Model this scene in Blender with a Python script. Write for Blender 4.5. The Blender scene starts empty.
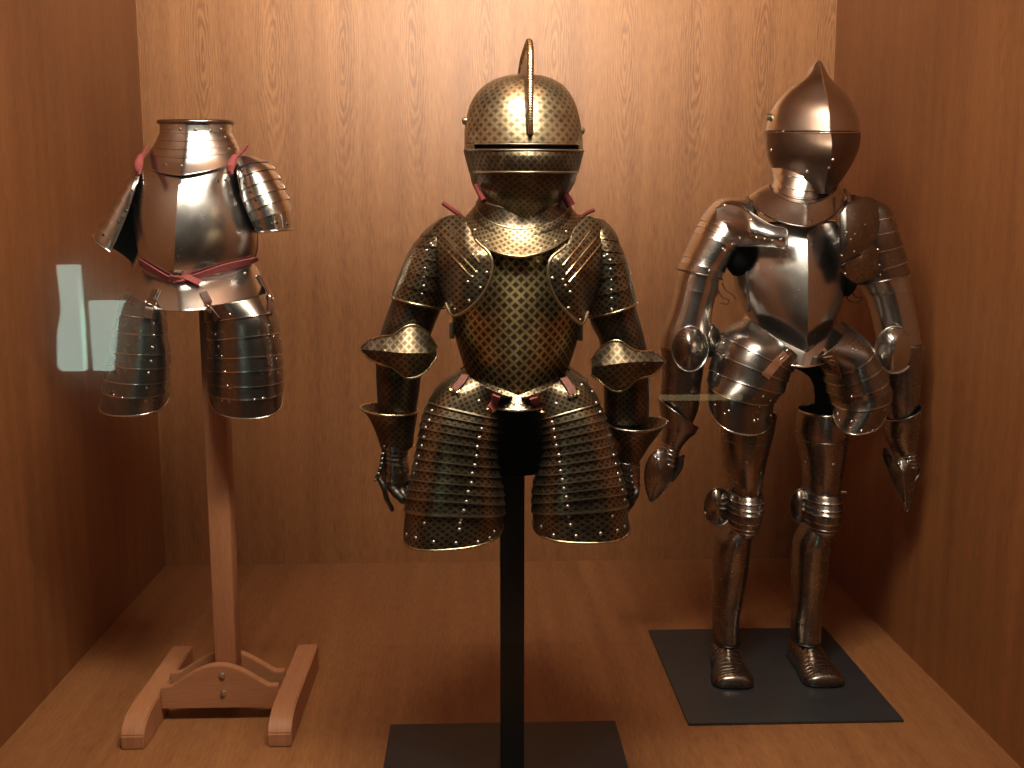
import bpy, bmesh, math, random
from mathutils import Vector, Matrix
from mathutils.bvhtree import BVHTree
random.seed(7)
SC = bpy.context.scene
COL = SC.collection
# ------------------------------------------------------------------ camera
FPX = 1035.0
CAM = Vector((0, 0, 1.0))
PITCH, YAW = 0.1545, 0.0348
cd = bpy.data.cameras.new('camera'); cam = bpy.data.objects.new('camera', cd); COL.objects.link(cam)
cd.sensor_fit = 'HORIZONTAL'; cd.sensor_width = 36.0; cd.lens = FPX / 1024 * 36.0; cd.clip_start = 0.02
cam.location = CAM; cam.rotation_euler = (math.pi / 2 - PITCH, 0, -YAW)
SC.camera = cam
FW = Vector((math.sin(YAW) * math.cos(PITCH), math.cos(YAW) * math.cos(PITCH), -math.sin(PITCH)))
RT = Vector((math.cos(YAW), -math.sin(YAW), 0)); UP = RT.cross(FW)
def ray(px, py): return (FW + RT * ((px - 512) / FPX) - UP * ((py - 384) / FPX)).normalized()
def at(px, py, Y):
    d = ray(px, py); return CAM + d * (Y / d.y)
# ------------------------------------------------------------------ world, exposure
wd = bpy.data.worlds.new('world'); SC.world = wd; wd.use_nodes = True
wd.node_tree.nodes['Background'].inputs[0].default_value = (0.72, 0.745, 0.68, 1)
wd.node_tree.nodes['Background'].inputs[1].default_value = 0.085
SC.view_settings.view_transform = 'Standard'; SC.view_settings.look = 'None'
SC.view_settings.gamma = 1.0; SC.view_settings.exposure = 0.0
try: SC.view_settings.use_curve_mapping = False
except Exception: pass
LIGHT_COL = (1.0, 0.895, 0.71)
# the lamps of the case: a trough at the top of the front tipped towards the back wall, and a downlight beside it
LAMPS = [('trough_lamp', 0.04, 1.13, 1.86, 0.46, 0.12, 104, 92, 47.0), ('down_lamp', 0.04, 1.17, 1.90, 0.86, 0.24, 28, 178, 42.0)]
for nm, x, y, z, w, h, tl, spd, wt in LAMPS:
    ld = bpy.data.lights.new(nm, 'AREA'); ld.shape = 'RECTANGLE'; ld.size = w; ld.size_y = h
    ld.energy = wt; ld.color = LIGHT_COL; ld.spread = math.radians(spd)
    lo_ = bpy.data.objects.new(nm, ld); COL.objects.link(lo_)
    lo_.location = (x, y, z); lo_.rotation_euler = (math.radians(tl), 0, 0)
CEIL = 1.95; WY = 2.973; XL = -0.92; XR = 1.008; GLY = 1.0

# ------------------------------------------------------------------ material helpers
def newmat(name):
    m = bpy.data.materials.new(name); m.use_nodes = True
    nt = m.node_tree; b = nt.nodes['Principled BSDF']
    return m, nt, b
def N(nt, t, **kw):
    n = nt.nodes.new(t)
    for k, v in kw.items():
        if k == 'op': n.operation = v
        else: setattr(n, k, v)
    return n
def L(nt, a, b): nt.links.new(a, b)
def math_(nt, op, a, b=None, c=None):
    n = nt.nodes.new('ShaderNodeMath'); n.operation = op
    for i, v in enumerate((a, b, c)):
        if v is None: continue
        if isinstance(v, (int, float)): n.inputs[i].default_value = v
        else: nt.links.new(v, n.inputs[i])
    return n.outputs[0]
def ramp(nt, fac, stops):
    r = nt.nodes.new('ShaderNodeValToRGB'); e = r.color_ramp.elements
    while len(e) < len(stops): e.new(0.5)
    for i, (p, c) in enumerate(stops): e[i].position = p; e[i].color = (*c, 1)
    nt.links.new(fac, r.inputs[0]); return r.outputs[0]

def wood(name, along='Z', across='X', cell=0.195, tint=(1, 1, 1), rough=0.52, figure=1.0, spec=.5, dark=(0.175, 0.066, 0.022), light=(0.325, 0.143, 0.052)):
    m, nt, b = newmat(name)
    tc = N(nt, 'ShaderNodeTexCoord'); sp = N(nt, 'ShaderNodeSeparateXYZ'); L(nt, tc.outputs['Object'], sp.inputs[0])
    x = sp.outputs[across]; z = sp.outputs[along]
    # wobble so that the grain never runs dead straight
    cw = N(nt, 'ShaderNodeCombineXYZ'); L(nt, math_(nt, 'MULTIPLY', x, 7.0), cw.inputs[0]); L(nt, math_(nt, 'MULTIPLY', z, 1.6), cw.inputs[1])
    nw = N(nt, 'ShaderNodeTexNoise'); nw.inputs['Scale'].default_value = 1.0; nw.inputs['Detail'].default_value = 2; L(nt, cw.outputs[0], nw.inputs['Vector'])
    wob = math_(nt, 'MULTIPLY', math_(nt, 'SUBTRACT', nw.outputs[0], 0.5), 0.05)
    xx = math_(nt, 'ADD', x, wob)
    # veneer leaves: one flame figure per leaf
    q = math_(nt, 'ADD', math_(nt, 'DIVIDE', xx, cell), 51.351)
    fr = math_(nt, 'SUBTRACT', math_(nt, 'FRACT', q), 0.5)
    ax = math_(nt, 'ABSOLUTE', fr)
    zz = math_(nt, 'SUBTRACT', z, 1.46)
    az = math_(nt, 'ABSOLUTE', zz)
    rr = math_(nt, 'POWER', math_(nt, 'ADD', math_(nt, 'POWER', math_(nt, 'MULTIPLY', ax, 3.0), 2.0), math_(nt, 'POWER', math_(nt, 'MULTIPLY', az, 1.9), 2.0)), 0.5)
    cj = N(nt, 'ShaderNodeCombineXYZ'); L(nt, math_(nt, 'MULTIPLY', x, 60.0), cj.inputs[0]); L(nt, math_(nt, 'MULTIPLY', z, 14.0), cj.inputs[1])
    nj = N(nt, 'ShaderNodeTexNoise'); nj.inputs['Scale'].default_value = 1.0; nj.inputs['Detail'].default_value = 3; L(nt, cj.outputs[0], nj.inputs['Vector'])
    ph = math_(nt, 'ADD', math_(nt, 'MULTIPLY', rr, 66.0), math_(nt, 'MULTIPLY', nj.outputs[0], 13.0))
    fig = math_(nt, 'MULTIPLY', math_(nt, 'ADD', math_(nt, 'SINE', ph), 1.0), 0.5)
    fade = N(nt, 'ShaderNodeMapRange'); fade.inputs[1].default_value = 0.05; fade.inputs[2].default_value = 0.36
    fade.inputs[3].default_value = 1.0; fade.inputs[4].default_value = 0.12; L(nt, ax, fade.inputs[0])
    # fine pore streaks and broad bands
    cs = N(nt, 'ShaderNodeCombineXYZ'); L(nt, math_(nt, 'MULTIPLY', xx, 260.0), cs.inputs[0]); L(nt, math_(nt, 'MULTIPLY', z, 22.0), cs.inputs[1])
    ns = N(nt, 'ShaderNodeTexNoise'); ns.inputs['Scale'].default_value = 1.0; ns.inputs['Detail'].default_value = 4; ns.inputs['Roughness'].default_value = 0.6; L(nt, cs.outputs[0], ns.inputs['Vector'])
    cb = N(nt, 'ShaderNodeCombineXYZ'); L(nt, math_(nt, 'MULTIPLY', xx, 26.0), cb.inputs[0]); L(nt, math_(nt, 'MULTIPLY', z, 1.1), cb.inputs[1])
    nb = N(nt, 'ShaderNodeTexNoise'); nb.inputs['Scale'].default_value = 1.0; nb.inputs['Detail'].default_value = 3; L(nt, cb.outputs[0], nb.inputs['Vector'])
    fz = N(nt, 'ShaderNodeMapRange'); fz.inputs[1].default_value = 0.06; fz.inputs[2].default_value = 0.42
    fz.inputs[3].default_value = 1.0; fz.inputs[4].default_value = 0.16; L(nt, az, fz.inputs[0])
    f1 = math_(nt, 'MULTIPLY', math_(nt, 'MULTIPLY', math_(nt, 'SUBTRACT', fig, 0.5), math_(nt, 'MULTIPLY', fade.outputs[0], fz.outputs[0])), 0.6 * figure)
    f2 = math_(nt, 'MULTIPLY', math_(nt, 'SUBTRACT', ns.outputs[0], 0.5), 1.35)
    f3 = math_(nt, 'MULTIPLY', math_(nt, 'SUBTRACT', nb.outputs[0], 0.5), 0.9)
    f = math_(nt, 'ADD', math_(nt, 'ADD', f1, f2), math_(nt, 'ADD', f3, 0.5))
    d = tuple(a * t for a, t in zip(dark, tint)); l = tuple(a * t for a, t in zip(light, tint))
    md = tuple((a + c) / 2 for a, c in zip(d, l))
    col = ramp(nt, f, [(0.1, d), (0.5, md), (0.9, l)])
    L(nt, col, b.inputs['Base Color'])
    b.inputs['Roughness'].default_value = rough
    b.inputs['Specular IOR Level'].default_value = spec
    bp = N(nt, 'ShaderNodeBump'); bp.inputs['Strength'].default_value = 0.12; bp.inputs['Distance'].default_value = 0.001
    L(nt, f, bp.inputs['Height']); L(nt, bp.outputs[0], b.inputs['Normal'])
    return m

def steel(name, col=(0.62, 0.61, 0.60), rough=0.235, dark=0.13, spots=0.5):
    m, nt, b = newmat(name)
    tc = N(nt, 'ShaderNodeTexCoord')
    n1 = N(nt, 'ShaderNodeTexNoise'); n1.inputs['Scale'].default_value = 22; n1.inputs['Detail'].default_value = 6; n1.inputs['Roughness'].default_value = .62
    L(nt, tc.outputs['Object'], n1.inputs['Vector'])
    n2 = N(nt, 'ShaderNodeTexNoise'); n2.inputs['Scale'].default_value = 140; n2.inputs['Detail'].default_value = 3
    L(nt, tc.outputs['Object'], n2.inputs['Vector'])
    n3 = N(nt, 'ShaderNodeTexNoise'); n3.inputs['Scale'].default_value = 9; n3.inputs['Detail'].default_value = 2
    L(nt, tc.outputs['Object'], n3.inputs['Vector'])
    f = math_(nt, 'ADD', math_(nt, 'MULTIPLY', n1.outputs[0], 0.7), math_(nt, 'MULTIPLY', n2.outputs[0], 0.3))
    dk = tuple(c * (1 - dark) for c in col)
    L(nt, ramp(nt, f, [(0.34, dk), (0.34 + spots, col)]), b.inputs['Base Color'])
    b.inputs['Metallic'].default_value = 1.0
    r = N(nt, 'ShaderNodeMapRange'); r.inputs[1].default_value = .3; r.inputs[2].default_value = .7
    r.inputs[3].default_value = rough * 1.22; r.inputs[4].default_value = rough * .9; L(nt, f, r.inputs[0]); L(nt, r.outputs[0], b.inputs['Roughness'])
    bp = N(nt, 'ShaderNodeBump'); bp.inputs['Strength'].default_value = .22; bp.inputs['Distance'].default_value = .004
    L(nt, n3.outputs[0], bp.inputs['Height']); L(nt, bp.outputs[0], b.inputs['Normal'])
    return m

def etched(name, a, bb, thr=0.335, gold=(0.60, 0.47, 0.22), dark=(0.060, 0.036, 0.020), rough=.36, wear=.5, soft=.05):
    """gilt ground with a staggered lattice of dark blued quatrefoils"""
    m, nt, b = newmat(name)
    uv = N(nt, 'ShaderNodeUVMap'); uv.uv_map = 'UVMap'
    tc = N(nt, 'ShaderNodeTexCoord')
    nd = N(nt, 'ShaderNodeTexNoise'); nd.inputs['Scale'].default_value = 110; nd.inputs['Detail'].default_value = 2; L(nt, tc.outputs['Object'], nd.inputs['Vector'])
    sp = N(nt, 'ShaderNodeSeparateXYZ'); L(nt, uv.outputs[0], sp.inputs[0])
    u = math_(nt, 'DIVIDE', sp.outputs[0], a); v = math_(nt, 'DIVIDE', sp.outputs[1], bb)
    def cell(off):
        fu = math_(nt, 'SUBTRACT', math_(nt, 'FRACT', math_(nt, 'ADD', u, 50 + off)), 0.5)
        fv = math_(nt, 'SUBTRACT', math_(nt, 'FRACT', math_(nt, 'ADD', v, 50 + off)), 0.5)
        au = math_(nt, 'ABSOLUTE', fu); av = math_(nt, 'ABSOLUTE', fv)
        l1 = math_(nt, 'ADD', au, av)
        l2 = math_(nt, 'MAXIMUM', au, av)
        # four-petalled outline
        pet = math_(nt, 'MULTIPLY', math_(nt, 'MINIMUM', au, av), 0.55)
        return math_(nt, 'ADD', math_(nt, 'MULTIPLY', l1, .62), math_(nt, 'ADD', math_(nt, 'MULTIPLY', l2, .36), pet))
    d = math_(nt, 'MINIMUM', cell(0), cell(0.5))
    d = math_(nt, 'ADD', d, math_(nt, 'MULTIPLY', math_(nt, 'SUBTRACT', nd.outputs[0], .5), 0.16))
    mr = N(nt, 'ShaderNodeMapRange'); mr.inputs[1].default_value = thr - soft; mr.inputs[2].default_value = thr + soft; L(nt, d, mr.inputs[0])
    nw = N(nt, 'ShaderNodeTexNoise'); nw.inputs['Scale'].default_value = 26; nw.inputs['Detail'].default_value = 6; nw.inputs['Roughness'].default_value = .65; L(nt, tc.outputs['Object'], nw.inputs['Vector'])
    gcol = ramp(nt, nw.outputs[0], [(0.36, tuple(c * (1 - wear) for c in gold)), (0.62, gold)])
    dcol = ramp(nt, nw.outputs[0], [(0.40, dark), (0.72, tuple(c * 2.4 for c in dark))])
    mx = N(nt, 'ShaderNodeMix'); mx.data_type = 'RGBA'; L(nt, mr.outputs[0], mx.inputs[0]); L(nt, dcol, mx.inputs[6]); L(nt, gcol, mx.inputs[7])
    L(nt, mx.outputs[2], b.inputs['Base Color'])
    b.inputs['Metallic'].default_value = .92
    b.inputs['Roughness'].default_value = rough
    n3 = N(nt, 'ShaderNodeTexNoise'); n3.inputs['Scale'].default_value = 12; L(nt, tc.outputs['Object'], n3.inputs['Vector'])
    hh = math_(nt, 'ADD', math_(nt, 'MULTIPLY', mr.outputs[0], .05), n3.outputs[0])
    bp = N(nt, 'ShaderNodeBump'); bp.inputs['Strength'].default_value = .3; bp.inputs['Distance'].default_value = .004
    L(nt, hh, bp.inputs['Height']); L(nt, bp.outputs[0], b.inputs['Normal'])
    return m

def plain(name, col, rough=.6, metal=0.0, spec=.5, bump=0, scale=80, vary=.25):
    m, nt, b = newmat(name)
    tc = N(nt, 'ShaderNodeTexCoord'); n = N(nt, 'ShaderNodeTexNoise'); n.inputs['Scale'].default_value = scale; n.inputs['Detail'].default_value = 4
    L(nt, tc.outputs['Object'], n.inputs['Vector'])
    L(nt, ramp(nt, n.outputs[0], [(.3, tuple(c * (1 - vary) for c in col)), (.7, col)]), b.inputs['Base Color'])
    b.inputs['Roughness'].default_value = rough; b.inputs['Metallic'].default_value = metal; b.inputs['Specular IOR Level'].default_value = spec
    if bump:
        bp = N(nt, 'ShaderNodeBump'); bp.inputs['Strength'].default_value = bump; bp.inputs['Distance'].default_value = .001
        L(nt, n.outputs[0], bp.inputs['Height']); L(nt, bp.outputs[0], b.inputs['Normal'])
    return m
def emit(name, col, e):
    m, nt, b = newmat(name)
    b.inputs['Base Color'].default_value = (*col, 1)
    b.inputs['Emission Color'].default_value = (*col, 1); b.inputs['Emission Strength'].default_value = e
    return m
def glassmat(name):
    m, nt, b = newmat(name); nt.nodes.remove(b)
    out = [n for n in nt.nodes if n.type == 'OUTPUT_MATERIAL'][0]
    tr = N(nt, 'ShaderNodeBsdfTransparent'); gl = N(nt, 'ShaderNodeBsdfGlossy'); gl.inputs['Roughness'].default_value = 0.0
    fz = N(nt, 'ShaderNodeFresnel'); fz.inputs['IOR'].default_value = 1.5
    mx = N(nt, 'ShaderNodeMixShader'); L(nt, fz.outputs[0], mx.inputs[0]); L(nt, tr.outputs[0], mx.inputs[1]); L(nt, gl.outputs[0], mx.inputs[2])
    L(nt, mx.outputs[0], out.inputs[0]); return m

M_WALLB = wood('back_wall_veneer')
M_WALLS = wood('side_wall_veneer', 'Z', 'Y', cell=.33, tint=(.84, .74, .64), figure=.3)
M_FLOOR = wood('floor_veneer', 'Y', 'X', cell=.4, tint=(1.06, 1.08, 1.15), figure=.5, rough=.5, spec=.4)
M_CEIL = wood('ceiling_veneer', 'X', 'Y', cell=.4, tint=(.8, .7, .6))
M_BEECH = wood('stand_beech', 'Z', 'X', cell=.17, tint=(1.08, 1.0, .95), figure=.1, rough=.5, dark=(.30, .135, .065), light=(.42, .21, .11))
M_BEECHY = wood('stand_beech_feet', 'Y', 'X', cell=.17, tint=(1.08, 1.0, .95), figure=.1, rough=.5, dark=(.30, .135, .065), light=(.42, .21, .11))
M_BEECHX = wood('stand_beech_boards', 'X', 'Z', cell=.17, tint=(1.08, 1.0, .95), figure=.15, rough=.5, dark=(.30, .135, .065), light=(.42, .21, .11))
M_STEEL = steel('polished_steel')
M_STEELD = steel('dull_steel', col=(.42, .39, .365), rough=.27, dark=.5)
M_STEELP = steel('patinated_steel', col=(.40, .345, .30), rough=.26, dark=.55, spots=.35)
M_EDGE = steel('bright_steel_edge', col=(.8, .77, .73), rough=.22, dark=.1)
M_ETCH = etched('etched_gilt_lattice', .0178, .0162)
M_ETCHH = etched('etched_gilt_helmet', .0150, .0150, thr=.285, gold=(.50, .41, .25), dark=(.13, .088, .055), rough=.36, soft=.07)
M_ETCHD = etched('etched_gilt_dark', .0120, .0110, thr=.37, gold=(.23, .19, .125), dark=(.050, .034, .024), rough=.33, wear=.7, soft=.09)
M_ETCHT = etched('etched_gilt_tasset', .0120, .0105, thr=.33, gold=(.34, .275, .17), dark=(.055, .036, .024), rough=.33, wear=.6, soft=.08)
M_ETCHC = etched('etched_gilt_couter', .0125, .0125, thr=.35, gold=(.30, .25, .155), dark=(.06, .042, .03), rough=.5, wear=.7, soft=.09)
M_ETCHG = etched('etched_gilt_gorget', .0130, .0120, thr=.32, gold=(.46, .38, .22), dark=(.07, .048, .03), rough=.33, wear=.6, soft=.08)
M_BRASS = steel('brass_rim', col=(.72, .60, .36), rough=.26, dark=.35)
M_BRASSD = steel('dull_brass_line', col=(.58, .50, .34), rough=.34, dark=.35)
M_INSHADE = plain('inner_shade_black', (.006, .006, .007), rough=.9, spec=.1)  # black that stands in for shade inside helmets, sleeves and torso shell
M_BLACK = plain('black_metal', (.012, .012, .013), rough=.42, spec=.4, vary=.2)
M_BASE = plain('black_base_sheet', (.030, .033, .038), rough=.34, spec=.5, vary=.2, scale=30)
M_BLKCLOTH = plain('black_cloth', (.004, .004, .005), rough=.95, spec=.05)
M_RED = plain('red_velvet_strap', (.30, .062, .062), rough=.8, bump=.4, scale=300, vary=.4)
M_REDL = plain('faded_red_leather', (.20, .062, .045), rough=.7, bump=.3, scale=200, vary=.5)
M_CORD = plain('dark_red_cord', (.16, .012, .015), rough=.8, vary=.3)
M_LEATH = plain('brown_leather', (.085, .032, .018), rough=.45, bump=.3, scale=200, vary=.5)
M_LEATHL = plain('tan_leather', (.26, .11, .06), rough=.5, bump=.3, scale=200, vary=.4)
M_BOLT = plain('zinc_bolt', (.55, .52, .48), rough=.35, metal=.9)
M_IRON = steel('dark_iron', col=(.13, .12, .11), rough=.4, dark=.5)

# ------------------------------------------------------------------ object helpers
BASE = {}
def thing(name, label, cat, loc, group=None):
    o = bpy.data.objects.new(name, None); COL.objects.link(o); o.location = loc
    o['label'] = label; o['category'] = cat; o.empty_display_size = .05
    if group: o['group'] = group
    BASE[o.name] = Vector(loc); return o
def base_of(p): return BASE.get(p.name, Vector((0, 0, 0))) if p else Vector((0, 0, 0))
BVH = {}
def addmesh(name, verts, faces, mat, parent=None, smooth=True, angle=32, uvs=None, mats=None, fm=None, sharp=None, label=None, origin=None):
    b = base_of(parent) if parent else Vector(origin or (0, 0, 0))
    me = bpy.data.meshes.new(name)
    me.from_pydata([tuple(Vector(v) - b) for v in verts], [], faces)
    for m in (mats or [mat]): me.materials.append(m)
    if fm: me.polygons.foreach_set('material_index', fm)
    if uvs:
        ul = me.uv_layers.new(name='UVMap')
        for p in me.polygons:
            for li in p.loop_indices: ul.data[li].uv = uvs[me.loops[li].vertex_index]
    me.update()
    if smooth:
        me.polygons.foreach_set('use_smooth', [True] * len(me.polygons))
        me.set_sharp_from_angle(angle=math.radians(angle))
    o = bpy.data.objects.new(name, me); COL.objects.link(o)
    if parent: o.parent = parent
    elif origin: o.location = b
    BASE[o.name] = b
    if label: o['label'] = label
    BVH[o.name] = BVHTree.FromPolygons([Vector(v) for v in verts], faces)
    return o
def solid(o, th, off=-1):
    md = o.modifiers.new('thickness', 'SOLIDIFY'); md.thickness = th; md.offset = off; return o

def cr(a, b, c, d, t):
    return 0.5 * ((2 * b) + (c - a) * t + (2 * a - 5 * b + 4 * c - d) * t * t + (3 * b - a - 3 * c + d) * t * t * t)
class Surf:
    """lofted shell: every key is (mid, half width vector, front vector, back vector, keel)"""
    def __init__(s, keys, e=1.0): s.k = keys; s.n = len(keys) - 1; s.e = e
    def frame(s, t):
        t = min(max(t, 0), s.n); i = min(int(t), s.n - 1); f = t - i
        K = s.k; g = lambda j: K[min(max(j, 0), s.n)]
        return [cr(g(i - 1)[q], g(i)[q], g(i + 1)[q], g(i + 2)[q], f) for q in range(5)]
    def pt(s, t, deg, off=0.0):
        M, H, F, B, k = s.frame(t); a = math.radians(deg)
        c, q = math.cos(a), math.sin(a)
        if abs(c) < 1e-9: c = 0
        cx = math.copysign(abs(c) ** s.e, c)
        if q >= 0:
            sy = (1 - k) * abs(q) ** s.e + k * (1 - abs(cx)); V = F
        else:
            sy = abs(q) ** s.e; V = B
        if off:
            hl, fl = max(H.length, 1e-4), max(V.length, 1e-4)
            return M + H * cx * (1 + off / hl) + V * sy * (1 + off / fl)
        return M + H * cx + V * sy
    def nrm(s, t, deg):
        e = .02; a = s.pt(min(t + e, s.n), deg) - s.pt(max(t - e, 0), deg); b = s.pt(t, deg + 1) - s.pt(t, deg - 1)
        n = a.cross(b)
        if n.length < 1e-12: n = Vector((0, -1, 0))
        n.normalize(); M = s.frame(t)[0]
        return n if n.dot(s.pt(t, deg) - M) > 0 else -n
def row(xl, yl, xr, yr, Y, df, db, k=0.0, xf=None, yf=None, YL=None, YR=None):
    A = at(xl, yl, YL or Y); B = at(xr, yr, YR or Y); M = (A + B) / 2; H = (B - A) / 2
    if xf is None: F = Vector((0, -df, 0))
    else: F = at(xf, yf, M.y - df) - M
    return (M, H, F, Vector((0, db, 0)), k)

def shell(name, S, mat, parent, t0=0, t1=None, th=(0, 360), nt=40, nth=72, lames=(), step=.002, lip=.0016, edge=None, off=0.0, thick=.0014, capt=False, capb=False, label=None, angle=32, swap=False):
    """mesh from a surface; lames = t values where one plate laps over the next"""
    if t1 is None: t1 = S.n
    a0, a1 = th; full = abs(a1 - a0) >= 359.9
    ts = [t0 + (t1 - t0) * i / nt for i in range(nt + 1)]
    rows_ = []
    cuts = sorted(l for l in lames if t0 < l < t1)
    bounds = [t0] + cuts + [t1]
    tspan = (t1 - t0)
    ll = (S.pt(t1, 90) - S.pt(t0, 90)).length + 1e-6
    w = lip / ll * tspan
    for bi in range(len(bounds) - 1):
        p, q = bounds[bi], bounds[bi + 1]
        n = max(3, int(round(nt * (q - p) / tspan)))
        first = bi == 0; last = bi == len(bounds) - 2
        for i in range(n + 1):
            t = p + (q - p) * i / n
            o = (step * (i / n) if cuts else 0) if not (last and cuts) else step * .5 * (i / n)
            if cuts and not last and i == n:
                rows_.append((t - w, o, 0)); rows_.append((t, o + .0003, 1))
            else: rows_.append((t if (first or i) else t + w * .2, o, 0))
    rws = rows_
    verts, uvs, faces, fm = [], [], [], []
    nn = nth if full else nth + 1
    tm = (t0 + t1) / 2
    us = [0.0]; pv = S.pt(tm, a0)
    for j in range(1, nth + 1):
        c = S.pt(tm, a0 + (a1 - a0) * j / nth); us.append(us[-1] + (c - pv).length); pv = c
    jm = min(range(nth + 1), key=lambda j: abs(a0 + (a1 - a0) * j / nth - 90)); uc = us[jm]
    vv = 0; pm = None
    for (t, o, mk) in rws:
        c = S.pt(t, 90 if a0 <= 90 <= a1 else (a0 + a1) / 2)
        if pm is not None: vv += (c - pm).length
        pm = c
        for j in range(nn):
            verts.append(S.pt(t, a0 + (a1 - a0) * j / nth, off + o)); uvs.append((us[j] - uc, vv))
    for i in range(len(rws) - 1):
        for j in range(nth):
            a = i * nn + j; b = i * nn + (j + 1) % nn
            faces.append((a, b, b + nn, a + nn)); fm.append(1 if (edge and rws[i + 1][2] == 1) else 0)
    if capt and full:
        verts.append(sum((verts[j] for j in range(nn)), Vector()) / nn); uvs.append((0, 0)); c = len(verts) - 1
        for j in range(nth): faces.append((c, (j + 1) % nn, j)); fm.append(0)
    if capb and full:
        o_ = (len(rws) - 1) * nn
        verts.append(sum((verts[o_ + j] for j in range(nn)), Vector()) / nn); uvs.append((0, vv)); c = len(verts) - 1
        for j in range(nth): faces.append((c, o_ + j, o_ + (j + 1) % nn)); fm.append(0)
    # outward winding
    i = len(rws) // 2; j = nth // 2; a = i * nn + j; b = a + 1; d = a + nn
    nrm = (verts[b] - verts[a]).cross(verts[d] - verts[a])
    if nrm.dot(verts[a] - S.frame(rws[i][0])[0]) < 0: faces = [tuple(reversed(f)) for f in faces]
    o = addmesh(name, verts, faces, mat, parent, uvs=uvs, mats=[mat, edge] if edge else None, fm=fm if edge else None, label=label, angle=angle)
    if thick: solid(o, thick)
    return o

def tube(name, pts, r, mat, parent, seg=8, closed=False, rope=0, label=None, rfun=None, flat=1.0):
    pts = [Vector(p) for p in pts]; n = len(pts)
    verts, faces = [], []
    prev = None
    for i, p in enumerate(pts):
        if closed: d = pts[(i + 1) % n] - pts[i - 1]
        else: d = pts[min(i + 1, n - 1)] - pts[max(i - 1, 0)]
        if d.length < 1e-9: d = Vector((1, 0, 0))
        d.normalize()
        if prev is None:
            prev = d.orthogonal().normalized()
        prev = (prev - d * prev.dot(d))
        if prev.length < 1e-6: prev = d.orthogonal()
        prev.normalize(); q = d.cross(prev)
        rr = rfun(i / max(1, n - 1)) * r if rfun else r
        for s in range(seg):
            a = 2 * math.pi * s / seg
            k = 1 + (rope * (1 if (i + (s * 4 // seg)) % 4 < 2 else -1) if rope else 0)
            verts.append(p + (prev * math.cos(a) + q * math.sin(a) * flat) * rr * k)
    m = n if closed else n - 1
    for i in range(m):
        for s in range(seg):
            a = i * seg + s; b = i * seg + (s + 1) % seg; c = ((i + 1) % n) * seg + (s + 1) % seg; d_ = ((i + 1) % n) * seg + s
            faces.append((a, d_, c, b))
    if not closed:
        faces.append(tuple(range(seg))); faces.append(tuple(reversed(range((n - 1) * seg, n * seg))))
    return addmesh(name, verts, [tuple(reversed(f)) for f in faces], mat, parent, label=label, angle=50)
def rim(name, S, t, th, r, mat, parent, off=0.0, n=60, tf=None, **kw):
    return tube(name, [S.pt(tf(i / n) if tf else t, th[0] + (th[1] - th[0]) * i / n, off) for i in range(n + 1)], r, mat, parent, **kw)

def smooth_loop(p, n=6, closed=True):
    out = []; m = len(p)
    p = [Vector(q) for q in p]
    rng = range(m if closed else m - 1)
    for i in rng:
        g = (lambda j: p[j % m]) if closed else (lambda j: p[min(max(j, 0), m - 1)])
        for s in range(n):
            t = s / n; out.append(cr(g(i - 1), g(i), g(i + 1), g(i + 2), t))
    if not closed: out.append(p[-1])
    return out
def dome(name, outline, ctr, h, mat, parent, nr=9, sub=5, edge_r=0, edge_mat=None, thick=.0014, ridge=None, label=None, power=2.0, edge_name='rolled_edge', erng=None):
    """curved plate: outline points (px, py, Y), centre (px, py, Y), bulge h towards the front"""
    if sub > 1: lp = smooth_loop([(x, y, Y) for x, y, Y in outline], sub)
    else: lp = [Vector(q) for q in outline]
    cx, cy, cY = ctr; n = len(lp)
    verts = [at(cx, cy, cY - h)]; 
    for r in range(1, nr + 1):
        s = r / nr
        for q in lp:
            x = cx + (q.x - cx) * s; y = cy + (q.y - cy) * s; Y = cY + (q.z - cY) * s
            b = h * (1 - s ** power)
            if ridge: b = h * (1 - s) * .6 + h * .4 * (1 - s ** power)
            verts.append(at(x, y, Y - b))
    faces = [(0, 1 + (j + 1) % n, 1 + j) for j in range(n)]
    for r in range(1, nr):
        for j in range(n):
            a = 1 + (r - 1) * n + j; b = 1 + (r - 1) * n + (j + 1) % n
            faces.append((a, b, b + n, a + n))
    v0, v1, v2 = (verts[k] for k in faces[0])
    if (v1 - v0).cross(v2 - v0).y > 0: faces = [tuple(reversed(f)) for f in faces]
    uvs = [(v.x, v.z) for v in verts]
    o = addmesh(name, verts, faces, mat, parent, uvs=uvs, label=label, angle=40)
    if thick: solid(o, thick)
    if edge_r:
        lpv = verts[1 + (nr - 1) * n:]
        if erng: tube(edge_name, lpv[int(erng[0] * n):int(erng[1] * n) + 1], edge_r, edge_mat, o, seg=8)
        else: tube(edge_name, lpv, edge_r, edge_mat, o, closed=True, seg=8)
    return o
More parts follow.
